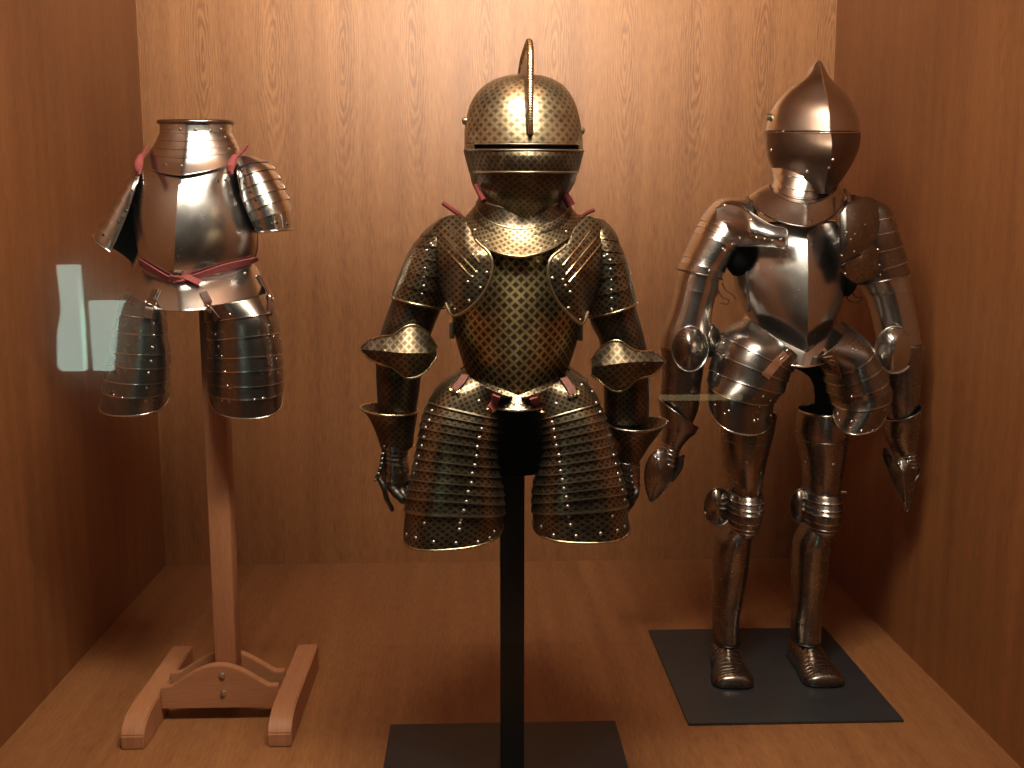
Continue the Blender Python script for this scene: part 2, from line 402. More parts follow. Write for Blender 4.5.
def strip(name, cols, mat, parent, nv=16, nu=8, thick=.0014, edge_r=0, edge_mat=None, label=None, wedge=1.0, ends=False):
    """wrap plate with a horizontal ridge: cols = (x, ytop, ybot, yridge, Y, h)"""
    C = smooth_loop([Vector((c[0], c[1], c[2])) for c in cols], nu, False)
    D = smooth_loop([Vector((c[3], c[4], c[5])) for c in cols], nu, False)
    verts, uvs = [], []
    for c, d in zip(C, D):
        for i in range(nv + 1):
            v = i / nv; vr = .5
            if v <= vr: y = c.y + (d.x - c.y) * v / vr; p = v / vr
            else: y = d.x + (c.z - d.x) * (v - vr) / vr; p = 1 - (v - vr) / vr
            pr = wedge * p + (1 - wedge) * math.sin(p * math.pi / 2)
            P = at(c.x, y, d.y - d.z * pr); verts.append(P); uvs.append((P.x, P.z))
    faces = []
    w = nv + 1
    for i in range(len(C) - 1):
        for j in range(nv): a = i * w + j; faces.append((a, a + 1, a + w + 1, a + w))
    v0, v1, v2 = (verts[k] for k in faces[len(faces) // 2][:3])
    if (v1 - v0).cross(v2 - v0).y > 0: faces = [tuple(reversed(f)) for f in faces]
    o = addmesh(name, verts, faces, mat, parent, uvs=uvs, label=label, angle=18)
    if thick: solid(o, thick)
    if edge_r:
        tube('rolled_edge', verts[0::w], edge_r, edge_mat, o); tube('rolled_edge', verts[nv::w], edge_r, edge_mat, o)
    return o
def hit(px, py, objs):
    d = ray(px, py); best = None
    for o in objs:
        r = BVH[o.name].ray_cast(CAM, d)
        if r[0] is not None and (best is None or r[3] < best[3]): best = (r[0], r[1], o, r[3])
    if best is None: return None
    n = best[1]
    if n.dot(d) > 0: n = -n
    return best[0], n, best[2]
RIV = {}
def rivets(pts, objs, r, mat, name='rivet', flat=.62):
    key = (mat.name, flat)
    if key not in RIV:
        vs, fs = [Vector((0, 0, flat))], []
        for i in range(1, 4):
            a = i / 3 * math.pi / 2
            for j in range(10): b = j / 10 * 2 * math.pi; vs.append(Vector((math.sin(a) * math.cos(b), math.sin(a) * math.sin(b), math.cos(a) * flat)))
        for j in range(10): fs.append((0, 1 + j, 1 + (j + 1) % 10))
        for i in range(2):
            for j in range(10): a = 1 + i * 10 + j; b = 1 + i * 10 + (j + 1) % 10; fs.append((a, a + 10, b + 10, b))
        me = bpy.data.meshes.new('rivet'); me.from_pydata([tuple(v) for v in vs], [], fs); me.materials.append(mat)
        me.polygons.foreach_set('use_smooth', [True] * len(me.polygons)); me.update(); RIV[key] = me
    for (px, py) in pts:
        h = hit(px, py, objs)
        if not h: continue
        P, n, o = h
        c = bpy.data.objects.new(name, RIV[key]); COL.objects.link(c); c.parent = o
        c.location = P - BASE[o.name]
        c.rotation_mode = 'QUATERNION'; c.rotation_quaternion = n.to_track_quat('Z', 'Y'); c.scale = (r, r, r)
def path_on(pts, objs, off, n=8):
    out = []; lp = smooth_loop([Vector((x, y, 0)) for x, y in pts], n, False) if len(pts) > 2 else [Vector((*pts[0], 0)).lerp(Vector((*pts[1], 0)), i / n) for i in range(n + 1)]
    last = None
    for q in lp:
        h = hit(q.x, q.y, objs)
        if h: last = h; out.append((h[0] + h[1] * off, h[1]))
        elif last: out.append((at(q.x, q.y, last[0].y), last[1]))
    return out
def strap(name, pts, objs, w, mat, parent, off=.002, th=.0025, n=8, label=None, lift=None):
    """flat band lying on the plates under it"""
    P = path_on(pts, objs, off, n); verts = []; faces = []
    if len(P) < 2: return None
    m = len(P)
    pos = [p[0] for p in P]; nr = [p[1] for p in P]
    for _ in range(2):
        pos = [pos[0]] + [(pos[i - 1] + pos[i] * 2 + pos[i + 1]) / 4 for i in range(1, m - 1)] + [pos[-1]]
        nr = [nr[0]] + [(nr[i - 1] + nr[i] * 2 + nr[i + 1]).normalized() for i in range(1, m - 1)] + [nr[-1]]
    for i in range(m):
        d = (pos[min(i + 1, m - 1)] - pos[max(i - 1, 0)]).normalized(); s = d.cross(nr[i]).normalized() * w / 2
        l = nr[i] * (th)
        verts += [pos[i] - s, pos[i] + s, pos[i] + s + l, pos[i] - s + l]
    for i in range(m - 1):
        a = i * 4
        for k in range(4): faces.append((a + k, a + (k + 1) % 4, a + 4 + (k + 1) % 4, a + 4 + k))
    faces += [(3, 2, 1, 0), tuple((m - 1) * 4 + k for k in range(4))]
    return addmesh(name, verts, faces, mat, parent, label=label, angle=40)
def buckle(px, py, objs, w, h, ang, mat, parent, r=.0011):
    q = hit(px, py, objs)
    if not q: return
    P, n, o = q; u = n.orthogonal().normalized(); z = Vector((0, 0, 1)); u = (z - n * z.dot(n)).normalized(); s = u.cross(n)
    a = math.radians(ang); e1 = s * math.cos(a) + u * math.sin(a); e2 = -s * math.sin(a) + u * math.cos(a)
    pts = []
    for i in range(20):
        t = 2 * math.pi * i / 20; c, d = math.cos(t), math.sin(t)
        pts.append(P + n * .0045 + e1 * math.copysign(abs(c) ** .6, c) * w / 2 + e2 * math.copysign(abs(d) ** .6, d) * h / 2)
    b = tube('buckle', pts, r, mat, parent, closed=True, seg=6)
    tube('prong', [P + n * .005 - e1 * w / 2, P + n * .0062, P + n * .005 + e1 * w / 2], r * .7, mat, b, seg=6)
def box(name, x0, x1, y0, y1, z0, z1, mat, parent=None, bev=0.0, origin=None, label=None):
    bm = bmesh.new(); bmesh.ops.create_cube(bm, size=1)
    for v in bm.verts: v.co = Vector((x0 + (v.co.x + .5) * (x1 - x0), y0 + (v.co.y + .5) * (y1 - y0), z0 + (v.co.z + .5) * (z1 - z0)))
    if bev: bmesh.ops.bevel(bm, geom=bm.edges[:], offset=bev, segments=2, affect='EDGES', profile=.5)
    vs = [v.co.copy() for v in bm.verts]; fs = [tuple(v.index for v in f.verts) for f in bm.faces]
    bm.verts.index_update(); fs = [tuple(v.index for v in f.verts) for f in bm.faces]; bm.free()
    return addmesh(name, vs, fs, mat, parent, smooth=bool(bev), origin=origin, label=label)
def prism(name, poly, axis, a0, a1, mat, parent=None, bev=0.0, label=None):
    """poly in the two other axes, extruded along axis"""
    vs = []
    for a in (a0, a1):
        for p, q in poly:
            vs.append({'X': (a, p, q), 'Y': (p, a, q), 'Z': (p, q, a)}[axis])
    n = len(poly); fs = [tuple(range(n)), tuple(reversed(range(n, 2 * n)))] + [(i, i + n, (i + 1) % n + n, (i + 1) % n) for i in range(n)]
    bm = bmesh.new(); bv = [bm.verts.new(v) for v in vs]
    for f in fs: bm.faces.new([bv[i] for i in f])
    bmesh.ops.recalc_face_normals(bm, faces=bm.faces[:])
    if bev: bmesh.ops.bevel(bm, geom=[e for e in bm.edges if e.is_manifold and e.calc_face_angle(0) > .5], offset=bev, segments=2, affect='EDGES')
    bm.verts.index_update(); vs = [v.co.copy() for v in bm.verts]; fs = [tuple(v.index for v in f.verts) for f in bm.faces]; bm.free()
    return addmesh(name, vs, fs, mat, parent, label=label, angle=30)

# ================================================================== the setting
def struct(o): o['kind'] = 'structure'; return o
T = .02
struct(box('wall_back', XL - T, XR + T, WY, WY + T, -T, CEIL + T, M_WALLB))
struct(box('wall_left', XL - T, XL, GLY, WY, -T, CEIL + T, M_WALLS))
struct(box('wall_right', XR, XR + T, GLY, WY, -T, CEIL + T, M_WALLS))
struct(box('floor', XL, XR, GLY, WY, -T, 0, M_FLOOR))
struct(box('ceiling', XL, XR, GLY, WY, CEIL, CEIL + T, M_CEIL))
struct(box('window_1', XL, XR, GLY - .008, GLY, 0, CEIL, glassmat('case_glass')))
# the gallery the case stands in
M_PLAST = plain('gallery_plaster', (.30, .30, .28), rough=.9)
struct(box('wall_gallery', -4, 4, -2.6, -2.5, -.9, 3.2, M_PLAST))
struct(box('floor_gallery', -4, 4, -2.5, GLY - .03, -.92, -.9, plain('gallery_floor', (.12, .08, .06), rough=.5)))
for nm, x, y, z, w, h, tl, spd, wt in LAMPS:
    tl = math.radians(tl)
    tl_ = thing('ceiling_light', 'tipped light trough at the top front edge of the display case' if nm[0] == 't' else 'flat downlight panel under the ceiling of the display case', 'light', (x, y, z))
    _d = Vector((0, math.sin(tl), -math.cos(tl))); _u = Vector((0, math.cos(tl), math.sin(tl)))
    _c = Vector((x, y, z)) - _d * .004; _vs = []
    bk = -.05 if nm[0] == 't' else -.012
    for dd, k in ((0, 1.0), (.004, 1.06), (bk, 1.06), (bk, .2)):
        for sx, sy in ((-1, -1), (1, -1), (1, 1), (-1, 1)):
            _vs.append(_c + _d * dd + Vector((sx * (w / 2 * (1 if k == 1 else 1.03)), 0, 0)) + _u * sy * h / 2 * k)
    _f = [(0, 1, 2, 3), (12, 15, 14, 13)]
    for r in range(3):
        for j in range(4): _f.append((r * 4 + j, (r + 1) * 4 + j, (r + 1) * 4 + (j + 1) % 4, r * 4 + (j + 1) % 4))
    addmesh('housing', _vs, _f, plain('lamp_frame', (.4, .38, .35), rough=.4), tl_, smooth=False)
#@@SUITS
# ================================================================== wooden stand and half armour (left)
LY = 2.035
def build_stand():
    c = at(226, 655, 2.01); px = c.x - .002
    t = thing('armor_stand', 'light wooden floor stand with a square post, two arched cross boards and two long feet', 'armor stand', (px, LY, 0))
    box('post', px - .0215, px + .0215, LY - .024, LY + .024, .022, 1.06, M_BEECH, t, bev=.003)
    fl, fr_ = -.663, -.383
    for cx in (fl, fr_):
        poly = [(1.88, 0), (2.235, 0), (2.235, .06), (1.955, .06), (1.925, .057), (1.903, .05), (1.888, .04), (1.88, .028)]
        f = prism('foot', [(y, z) for y, z in poly], 'X', cx - .0225, cx + .0225, M_BEECHY, t, bev=.0025)
    for (ya, yb) in ((LY - .044, LY - .0245), (LY + .0245, LY + .044)):
        xa, xb = fl + .0225, fr_ - .0225; m = (xa + xb) / 2; w = (xb - xa) / 2; top = []
        for i in range(41):
            s = -1 + 2 * i / 40; a = abs(s)
            z = .073 if a > .84 else .073 + .046 * (0.5 + 0.5 * math.cos(math.pi * a / .84)) ** .55
            top.append((m + w * s, z))
        bd = prism('cross_board', [(xb, .028), (xa, .028)] + top, 'Y', ya, yb, M_BEECHX, t, bev=.0015)
        if ya < LY - .03:
            for (bx, by) in ((222.3, 675.5), (223.3, 693)):
                p = at(bx, by, ya)
                n = 14; vs = [p + Vector((0, -.0052, 0))]; fs = []
                for k, (rr, yy) in enumerate(((.0030, -.0048), (.0058, -.0028), (.0064, 0))):
                    for j in range(n): vs.append(p + Vector((rr * math.cos(j / n * 6.2832), yy, rr * math.sin(j / n * 6.2832))))
                for j in range(n): fs.append((0, 1 + j, 1 + (j + 1) % n))
                for k in range(2):
                    for j in range(n): fs.append((1 + k*n + j, 1 + (k+1)*n + j, 1 + (k+1)*n + (j+1) % n, 1 + k*n + (j+1) % n))
                addmesh('bolt', vs, fs, M_BOLT, bd)
    # torso bracket that carries the armour
    box('cross_bar', px - .085, px + .085, LY - .02, LY + .02, 1.03, 1.06, M_BEECH, t, bev=.003)
build_stand()

def half_armor():
    Y = LY
    b = at(205, 300, Y)
    t = thing('half_armor', 'half armour of polished steel with red belt and straps on the wooden stand', 'armor', (b.x, Y, b.z))
    br = Surf([
        row(146, 160, 236, 158, Y, .070, .07, .25, 185, 158),
        row(139, 170, 239, 168, Y, .088, .08, .30, 181, 174),
        row(134, 190, 243, 188, Y, .106, .09, .34, 178, 194),
        row(134, 215, 253, 213, Y, .118, .09, .36, 176, 219),
        row(138, 238, 257, 235, Y, .122, .09, .36, 175, 246),
        row(143, 256, 256, 252, Y, .114, .085, .32, 174, 268),
        row(148, 267, 251, 262, Y, .100, .08, .25, 175, 281)])
    bp = shell('breastplate', br, M_STEEL, t, nt=44, nth=96)
    # side line of the backplate join
    for th_ in (183, -3):
        tube('side_seam', [br.pt(i / 20 * 5.6 + .4, th_, .0006) for i in range(21)], .0014, M_EDGE, bp)
    fa = Surf([row(148, 264, 251, 260, Y, .098, .085, .2, 176, 279),
               row(136, 279, 261, 276, Y, .122, .10, .2, 178, 291),
               row(121, 296, 272, 296, Y, .150, .12, .2, 180, 311)])
    fl = shell('fauld', fa, M_STEEL, t, nt=16, nth=96)
    rim('rolled_edge', fa, 2, (0, 360), .0016, M_EDGE, fl, n=90)
    go = Surf([row(162, 122, 229, 122, Y, .062, .065, .1, 187, 121.5),
               row(162, 132, 230, 132, Y, .064, .066, .16, 187, 134),
               row(157, 143, 235, 143, Y, .070, .07, .2, 186, 148),
               row(150, 152, 238, 150, Y, .080, .075, .25, 184, 162),
               row(144, 160, 240, 157, Y, .096, .08, .25, 182, 175)])
    gg = shell('gorget', go, M_STEEL, t, nt=36, nth=96, lames=(.9, 1.5, 2.1, 2.7), step=.0015, edge=M_EDGE, off=.002)
    rim('rolled_rim', go, 0, (0, 360), .0042, M_STEELD, gg, off=.004, n=90)
    rivets([(x / 4.043 + 80, y / 4.043 + 100) for x, y in ((358, 116), (405, 118), (467, 122), (528, 122), (573, 118), (347, 262), (410, 265), (588, 150), (603, 197))], [gg], .0032, M_STEELD)
    # sleeves
    for side in ('l', 'r'):
        if side == 'l':
            s = Surf([row(140, 166, 151, 172, Y, .03, .03), row(132, 179, 153, 192, Y, .052, .05), row(118, 200, 149, 222, Y, .056, .056),
                      row(105, 222, 142, 245, Y, .056, .056), row(93, 241, 132, 268, Y, .054, .054)])
            back = (180, 362); frt = (78, 182)
        else:
            s = Surf([row(238, 158, 254, 156, Y, .03, .03), row(239, 176, 271, 166, Y, .055, .05), row(243, 200, 282, 185, Y, .060, .056),
                      row(251, 220, 290, 206, Y, .060, .056), row(259, 233, 293, 230, Y, .054, .054)])
            back = (178, 360); frt = (-2, 140)
        bk = shell('sleeve', s, M_STEEL, t, th=back, nt=40, nth=36, lames=(.7, 1.2, 1.7, 2.2, 2.7, 3.2), step=.0035)
        inn = shell('sleeve_inner_shade', s, M_INSHADE, bk, th=(back[0] + 4, back[1] - 4), nt=20, nth=30, off=-.004, thick=0)  # black skin put inside the open sleeve as its shade
        t1 = 3.95 if side == 'r' else 3.62
        fp = shell('shoulder_plate', s, M_STEEL, t, t0=0, t1=t1, th=frt, nt=40, nth=36, lames=(.7, 1.2, 1.7, 2.2, 2.7, 3.2), step=.003, edge=M_EDGE)
        rim('rolled_edge', s, t1, frt, .0016, M_EDGE, fp, off=.003)
        tube('rolled_edge', [s.pt(i / 30 * t1, frt[0] if side == 'l' else frt[1], .002) for i in range(31)], .0012, M_EDGE, fp)
        if side == 'l': pts = [(x / 4.8 + 90, y / 4.8 + 140) for x, y in ((222, 288), (175, 340), (138, 393), (65, 455), (125, 490))]
        else: pts = [(x / 4.043 + 80, y / 4.043 + 100) for x, y in ((665, 335), (690, 370), (710, 403), (727, 440), (727, 508), (775, 500), (795, 495), (838, 500))]
        rivets(pts, [fp], .0032, M_IRON)
    # tassets
    q = Y - .05
    ts = Surf([row(124, 290, 160, 305, Y, .095, .05, 0, 142, 299, YL=Y - .03, YR=Y - .08), row(118, 312, 164, 317, q, .105, .05, 0, 142, 318), row(113, 332, 165, 335, q, .104, .05, 0, 140, 337),
               row(110, 351, 168, 354, q, .101, .05, 0, 138, 357), row(106, 369, 168, 372, q, .097, .05, 0, 135, 377), row(103, 385, 168, 386, q, .092, .05, 0, 132, 396), row(101, 402, 168, 399, q, .086, .05, 0, 128, 416)], e=.85)
    tl = shell('tasset', ts, M_STEELD, t, th=(-20, 200), nt=60, nth=48, lames=(1, 1.9, 2.9, 3.6, 4.4, 5.1), step=.003, edge=M_EDGE, t0=.15)
    rim('rolled_edge', ts, 6, (-20, 200), .0016, M_EDGE, tl, off=.001)
    rivets([(x / 4.043 + 80, y / 4.043 + 250) for x, y in ((300, 298), (300, 345), (293, 393), (288, 450), (278, 495), (270, 557), (137, 585), (170, 598), (265, 606))], [tl], .0026, M_EDGE)
    ts = Surf([row(204, 304, 268, 290, Y, .095, .05, 0, 236, 299, YL=Y - .08, YR=Y - .03), row(206, 322, 274, 312, q, .105, .05, 0, 240, 318), row(208, 342, 279, 335, q, .104, .05, 0, 243, 340),
               row(208, 359, 281, 355, q, .101, .05, 0, 245, 360), row(208, 375, 282, 372, q, .097, .05, 0, 246, 380), row(209, 387, 282, 386, q, .092, .05, 0, 247, 398), row(210, 399, 281.5, 398, q, .086, .05, 0, 248, 418.5)], e=.85)
    tr = shell('tasset', ts, M_STEELD, t, th=(-20, 200), nt=60, nth=48, lames=(1, 1.9, 2.9, 3.6, 4.4, 5.1), step=.003, edge=M_EDGE, t0=.15)
    rim('rolled_edge', ts, 6, (-20, 200), .0016, M_EDGE, tr, off=.001)
    rivets([(x / 4.043 + 80, y / 4.043 + 250) for x, y in ((548, 340), (560, 390), (573, 430), (585, 492), (595, 550), (575, 608), (605, 612), (705, 604), (740, 600), (765, 305), (783, 350), (795, 440), (800, 495), (605, 260))], [tr], .0026, M_EDGE)
    G = [fl, tl, tr, bp]
    for pts, a in ((((157, 290), (151, 303), (147, 318)), 25), (((203, 293), (211, 308), (219, 320)), -25), (((129, 275), (119, 290)), 30), (((258, 276), (269, 298), (270, 314)), -15)):
        strap('hinge_strap', pts, G, .014, M_LEATH, t, off=.001, th=.003)
        buckle(*pts[1], G, .017, .012, a, M_EDGE, t)
    rivets([(156, 294), (205, 297), (127, 278), (245, 273), (257, 276)], G, .003, M_EDGE)
    # belt and shoulder straps
    G = [bp, fl]
    strap('belt', ((142, 262), (152, 268), (166, 276), (179, 281.5), (192, 277), (205, 272.5), (228, 265), (257, 258.5)), G, .014, M_RED, t, off=.003, th=.003, label='red velvet belt')
    strap('belt_end', ((172, 276), (184, 279), (200, 286)), G, .013, M_RED, t, off=.006, th=.003)
    buckle(175, 278, G, .020, .018, 10, M_BRASS, t, r=.0014)
    G = [bp, gg]
    for pts in (((146, 148, -.02), (143, 154, -.05), (140, 162, -.085), (139, 168, -.10), (138.5, 175, -.105)), ((246, 147, -.02), (240, 154, -.05), (233, 162, -.085), (231, 168, -.10), (231, 175, -.105))):
        P = smooth_loop([at(x, y, Y + d) for x, y, d in pts], 6, False)
        st_ = tube('shoulder_strap', P, .008, M_RED, t, flat=.42, seg=12, label='red velvet shoulder strap')
        tube('knot', [P[-16] + Vector((0, -.004, .003)), P[-12] + Vector((0, -.006, 0)), P[-7] + Vector((0, -.005, 0)), P[-4] + Vector((0, -.002, 0))], .0072, M_RED, st_, seg=12, rfun=lambda u: .7 + .5 * math.sin(math.pi * u))
    rivets([(143.5, 180), (218, 181), (225, 180)], [bp], .0028, M_IRON)
    # black core standing in for the shade inside the shell
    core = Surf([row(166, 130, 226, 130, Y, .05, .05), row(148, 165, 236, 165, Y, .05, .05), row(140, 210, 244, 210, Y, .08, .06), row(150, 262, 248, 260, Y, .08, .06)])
    shell('torso_inner_shade', core, M_INSHADE, t, nt=14, nth=40, thick=0, capt=True, capb=True)
half_armor()

# ================================================================== etched three-quarter armour (middle)
CY = 1.71
def center_stand():
    p = at(512, 640, CY)
    t = thing('armor_stand', 'black metal stand with flat rectangular base plate and square pole under the gilt armour', 'armor stand', (p.x, CY, 0))
    x0, x1 = -.176, .277
    box('base_plate', x0, x1, 1.475, 1.955, 0, .006, M_BASE, t, bev=.0015)
    box('pole', p.x - .0205, p.x + .0205, CY - .0205, CY + .0205, .006, .72, M_BLACK, t, bev=.0015)
    k = Surf([row(468, 250, 572, 250, CY, .06, .06), row(470, 330, 568, 330, CY, .07, .06), row(478, 372, 560, 372, CY, .075, .07), row(484, 400, 556, 400, CY, .085, .07), row(490, 430, 551, 430, CY, .06, .07),
              row(490, 455, 549, 455, CY, .05, .06), row(492, 469.5, 545, 469.5, CY, .045, .05)])
    shell('body_form', k, M_BLKCLOTH, t, nt=24, nth=48, thick=0, capt=True, capb=True)
center_stand()

def head_surf(rows, Y, yaw):
    ks = []
    R_ = Matrix.Rotation(yaw, 3, 'Z')
    for (cx, y, hw, df, db, k) in rows:
        M = at(cx, y, Y); s = (at(cx + 1, y, Y) - M).length
        F = R_ @ Vector((0, -df, 0)); F.z = at(cx, y, Y - df).z - M.z
        ks.append((M, R_ @ Vector((hw * s, 0, 0)), F, R_ @ Vector((0, db, 0)), k))
    return Surf(ks)
def comb(name, S, seq, prof, halfth, mat, parent, rope=None, rope_r=.004):
    """upright fin along the crown: seq of (t, deg); prof(u) -> height"""
    n = 60; pts = []; K = len(seq) - 1
    for i in range(n + 1):
        f = i / n * K; j = min(int(f), K - 1); f -= j
        (ta, da), (tb, db) = seq[j], seq[j + 1]
        if da == db: P = S.pt(ta + (tb - ta) * f, da)
        else: P = S.pt(ta, da).lerp(S.pt(tb, db), f)
        pts.append(P)
    for _ in range(3): pts = [pts[0]] + [(pts[i - 1] + pts[i] * 2 + pts[i + 1]) / 4 for i in range(1, n)] + [pts[-1]]
    C = S.frame(S.n * .42)[0]
    side = S.frame(3)[1].normalized(); verts = []; outer = []
    for i, P in enumerate(pts):
        d = (P - C); d -= side * d.dot(side); d.normalize()
        h = prof(i / n)
        hw = halfth
        for k, (q, w) in enumerate(((-.006, 1.5), (.3 * h, 1.0), (h * .75, .62), (h, .3))):
            verts += [P + d * q - side * hw * w, P + d * q + side * hw * w]
        outer.append(P + d * h)
    faces = []; w = 8
    for i in range(n):
        a = i * w; b = a + w
        for k in range(3):
            faces.append((a + 2*k, b + 2*k, b + 2*k + 2, a + 2*k + 2)); faces.append((a + 2*k + 1, a + 2*k + 3, b + 2*k + 3, b + 2*k + 1))
        faces.append((a + 6, b + 6, b + 7, a + 7)); faces.append((a, a + 1, b + 1, b))
    faces.append((0, 2, 4, 6, 7, 5, 3, 1)); e = n * w; faces.append((e + 1, e + 3, e + 5, e + 7, e + 6, e + 4, e + 2, e))
    uvs = [(v.y * 1.0, v.z) for v in verts]
    o = addmesh(name, verts, faces, mat, parent, uvs=uvs, angle=40)
    if rope:
        rp = []
        for i in range(len(outer) - 1):
            for s in range(6): rp.append(outer[i].lerp(outer[i + 1], s / 6))
        tube('roped_edge', rp, rope_r, rope, o, rope=.055, seg=10, rfun=lambda u: .75 + .25 * math.sin(math.pi * u))
    return o

def center_armor():
    Y = CY; b = at(515, 400, Y)
    t = thing('suit_of_armor', 'dark gilt etched armour with crested helmet and no legs, on the black pole', 'armor', (b.x, Y, b.z), None)
    # --- helmet
    H = head_surf([(526, 74, 3, .01, .01, 0), (525.5, 75.5, 18, .035, .04, .02), (524.5, 82, 35, .065, .07, .05), (523.5, 93, 46.5, .085, .092, .06), (523, 108, 54, .1, .105, .08),
                   (523, 128, 58.2, .112, .11, .08), (523.5, 144, 59, .120, .108, .1), (523.5, 150, 59, .122, .107, .14), (523.5, 157, 57.5, .128, .105, .2),
                   (523.5, 170, 54, .122, .1, .16), (523, 185, 50, .108, .085, .14), (522.5, 200, 40, .094, .075, .12), (522, 213, 28, .080, .06, .08), (522, 226, 15, .070, .05, .05)], Y, .045)
    sk = shell('helmet', H, M_ETCHH, t, t0=0, t1=6, nt=44, nth=96, capt=True, label='gilt crested close helmet')
    shell('helmet_back', H, M_ETCHH, sk, t0=6, t1=12, th=(150, 390), nt=30, nth=60)
    shell('helmet_inner_shade', H, M_INSHADE, sk, t0=4.5, t1=8.5, nt=10, nth=60, off=-.012, thick=0)  # black inner loft paints the darkness behind the sight slit
    vi = shell('visor', H, M_ETCHC, sk, t0=7, t1=9.15, th=(4, 176), nt=16, nth=80, off=.0022)
    rim('rolled_edge', H, 7, (20, 160), .0015, M_BRASSD, vi, off=.003, n=70)
    rim('rolled_edge', H, 9.15, (22, 158), .0017, M_BRASSD, vi, off=.003, n=70)
    bv = shell('bevor', H, M_ETCHD, sk, t0=9, t1=13, th=(-12, 192), nt=26, nth=80, off=.0008)
    rim('brow_edge', H, 6, (32, 148), .0012, M_BRASSD, sk, off=.0005, n=60)
    sq = [(5.35, 90), (4.5, 90), (3.6, 90), (2.6, 90), (1.5, 90), (.8, 90), (.8, 270), (1.6, 270), (2.8, 270), (4.2, 270), (5.5, 270)]
    comb('comb', H, sq, lambda u: .007 + .026 * math.sin(math.pi * min(1, u * 1.15)) ** .9 + .020 * math.exp(-((u - .42) / .13) ** 2), .0048, M_ETCHD, sk, rope=M_BRASS, rope_r=.0056)
    for (px_, py_) in ((464.5, 121), (582, 131)):
        P = at(px_, py_, Y - .01); sgn = -1 if px_ < 500 else 1
        tube('pivot', [P + Vector((-sgn * .008, 0, 0)), P + Vector((sgn * .001, 0, 0)), P + Vector((sgn * .004, 0, 0))], .006, M_BRASSD, sk, seg=14, rfun=lambda u: 1.0 if u < .6 else .55)
    # --- neck collar and gorget
    N_ = Surf([row(480, 188, 566, 188, Y, .060, .06), row(478, 200, 567, 200, Y, .078, .07, .05, 522, 224), row(472, 210, 572, 208, Y, .092, .08, .05, 522, 236)])
    nc = shell('neck_collar', N_, M_ETCHD, t, nt=18, nth=72, lames=(.6, 1.2), step=.002, edge=M_BRASSD)
    G_ = Surf([row(477, 204, 568, 202, Y, .085, .075, .1, 521, 229), row(470, 211, 573, 209, Y, .102, .085, .12, 521, 243), row(463, 219, 579, 216, Y, .122, .095, .12, 521, 257)])
    go = shell('gorget', G_, M_ETCHG, t, nt=14, nth=96)
    rim('rolled_edge', G_, 2, (0, 360), .0026, M_BRASS, go, n=100)
    rivets([(x / 3.073 + 350, y / 3.073 + 180) for x, y in ((383, 153), (417, 188), (470, 212), (530, 222), (588, 210), (632, 187), (665, 158))], [go], .0028, M_BRASSD)
    # --- breastplate
    br = Surf([row(480, 226, 562, 226, Y, .078, .07, .1, 521, 232), row(466, 245, 574, 245, Y, .098, .08, .14, 521, 250), row(458, 272, 580, 272, Y, .110, .09, .16, 521, 277),
               row(453, 298, 582, 298, Y, .120, .095, .18, 521, 305), row(452.5, 322, 581, 322, Y, .127, .095, .2, 520, 334), row(457, 343, 576, 343, Y, .130, .09, .24, 519, 365), row(464, 366, 568, 366, Y, .122, .085, .32, 518, 399)])
    bp = shell('breastplate', br, M_ETCH, t, nt=48, nth=120)
    for (px_, py_) in ((452, 330), (580, 332)):
        P = at(px_, py_, Y - .02); box('side_hinge', P.x - .004, P.x + .004, P.y - .008, P.y + .008, P.z - .014, P.z + .014, M_BRASSD, bp, bev=.002)
    fa = Surf([row(466, 364, 567, 364, Y, .112, .085, .1, 518, 386), row(458, 372, 578, 372, Y, .128, .10, .1, 518, 400), row(452, 380, 588, 380, Y, .140, .11, .1, 518, 410.5)])
    fl = shell('fauld', fa, M_ETCHT, t, nt=12, nth=96)
    rim('rolled_edge', fa, 2, (60, 120), .0022, M_EDGE, fl, n=40)
    rivets([(505.4, 405.5), (513.6, 404), (521.6, 404), (530, 407)], [fl], .0028, M_BRASSD)
    # --- tassets
    def tas(rows_, lam, pts, bot, straps):
        s = Surf(rows_, e=.75)
        o = shell('tasset', s, M_ETCHT, t, th=(-22, 202), nt=110, nth=56, lames=lam, step=.0026, lip=.0022, edge=M_BRASSD)
        rim('rolled_edge', s, s.n, (-22, 202), .0022, M_BRASS, o, off=.001)
        rivets(pts, [o], .0033, M_BOLT)
        rivets(bot, [o], .0031, M_BOLT)
        return o
    q = Y - .055
    L_ = [row(464, 367, 514, 397, Y, .042, .05, .0, 480, 383, YL=Y - .06, YR=Y - .12), row(441, 384, 503, 407, q, .085, .06, 0, 474, 396), row(428, 404, 502, 420, q, .095, .06, 0, 466, 415), row(422, 420, 500, 434, q, .098, .06, 0, 462, 430),
          row(418.5, 440, 497.5, 451, q, .098, .06, 0, 459, 448), row(414, 462, 500, 471, q, .097, .06, 0, 457, 469), row(409.5, 484, 503, 491, q, .096, .06, 0, 456, 490), row(406, 504, 504, 509, q, .094, .06, 0, 455, 510),
          row(404.5, 532, 502, 524, q, .092, .06, 0, 450, 549.5)]
    lam = [1.9 + i * (7.2 - 1.9) / 11 for i in range(12)]; EE = .72
    k = 3.84
    cL = [(x / k + 400, y / k + 360) for x, y in ((315, 265), (305, 300), (298, 335), (295, 370), (288, 405), (278, 437), (275, 473), (262, 507), (255, 545), (245, 580), (235, 612), (228, 652))]
    cL2 = [(x / k + 401.5, y / k + 360) for x, y in ((115, 195), (105, 232), (92, 260), (85, 297), (77, 330), (65, 370), (57, 400), (48, 435), (42, 465))]
    bL = [(x / k + 400, y / k + 360) for x, y in ((25, 670), (60, 684), (128, 700), (215, 704), (300, 700), (345, 684), (362, 660), (93, 628), (303, 158), (230, 628))]
    tl = tas(L_, lam, cL + cL2, bL, 0)
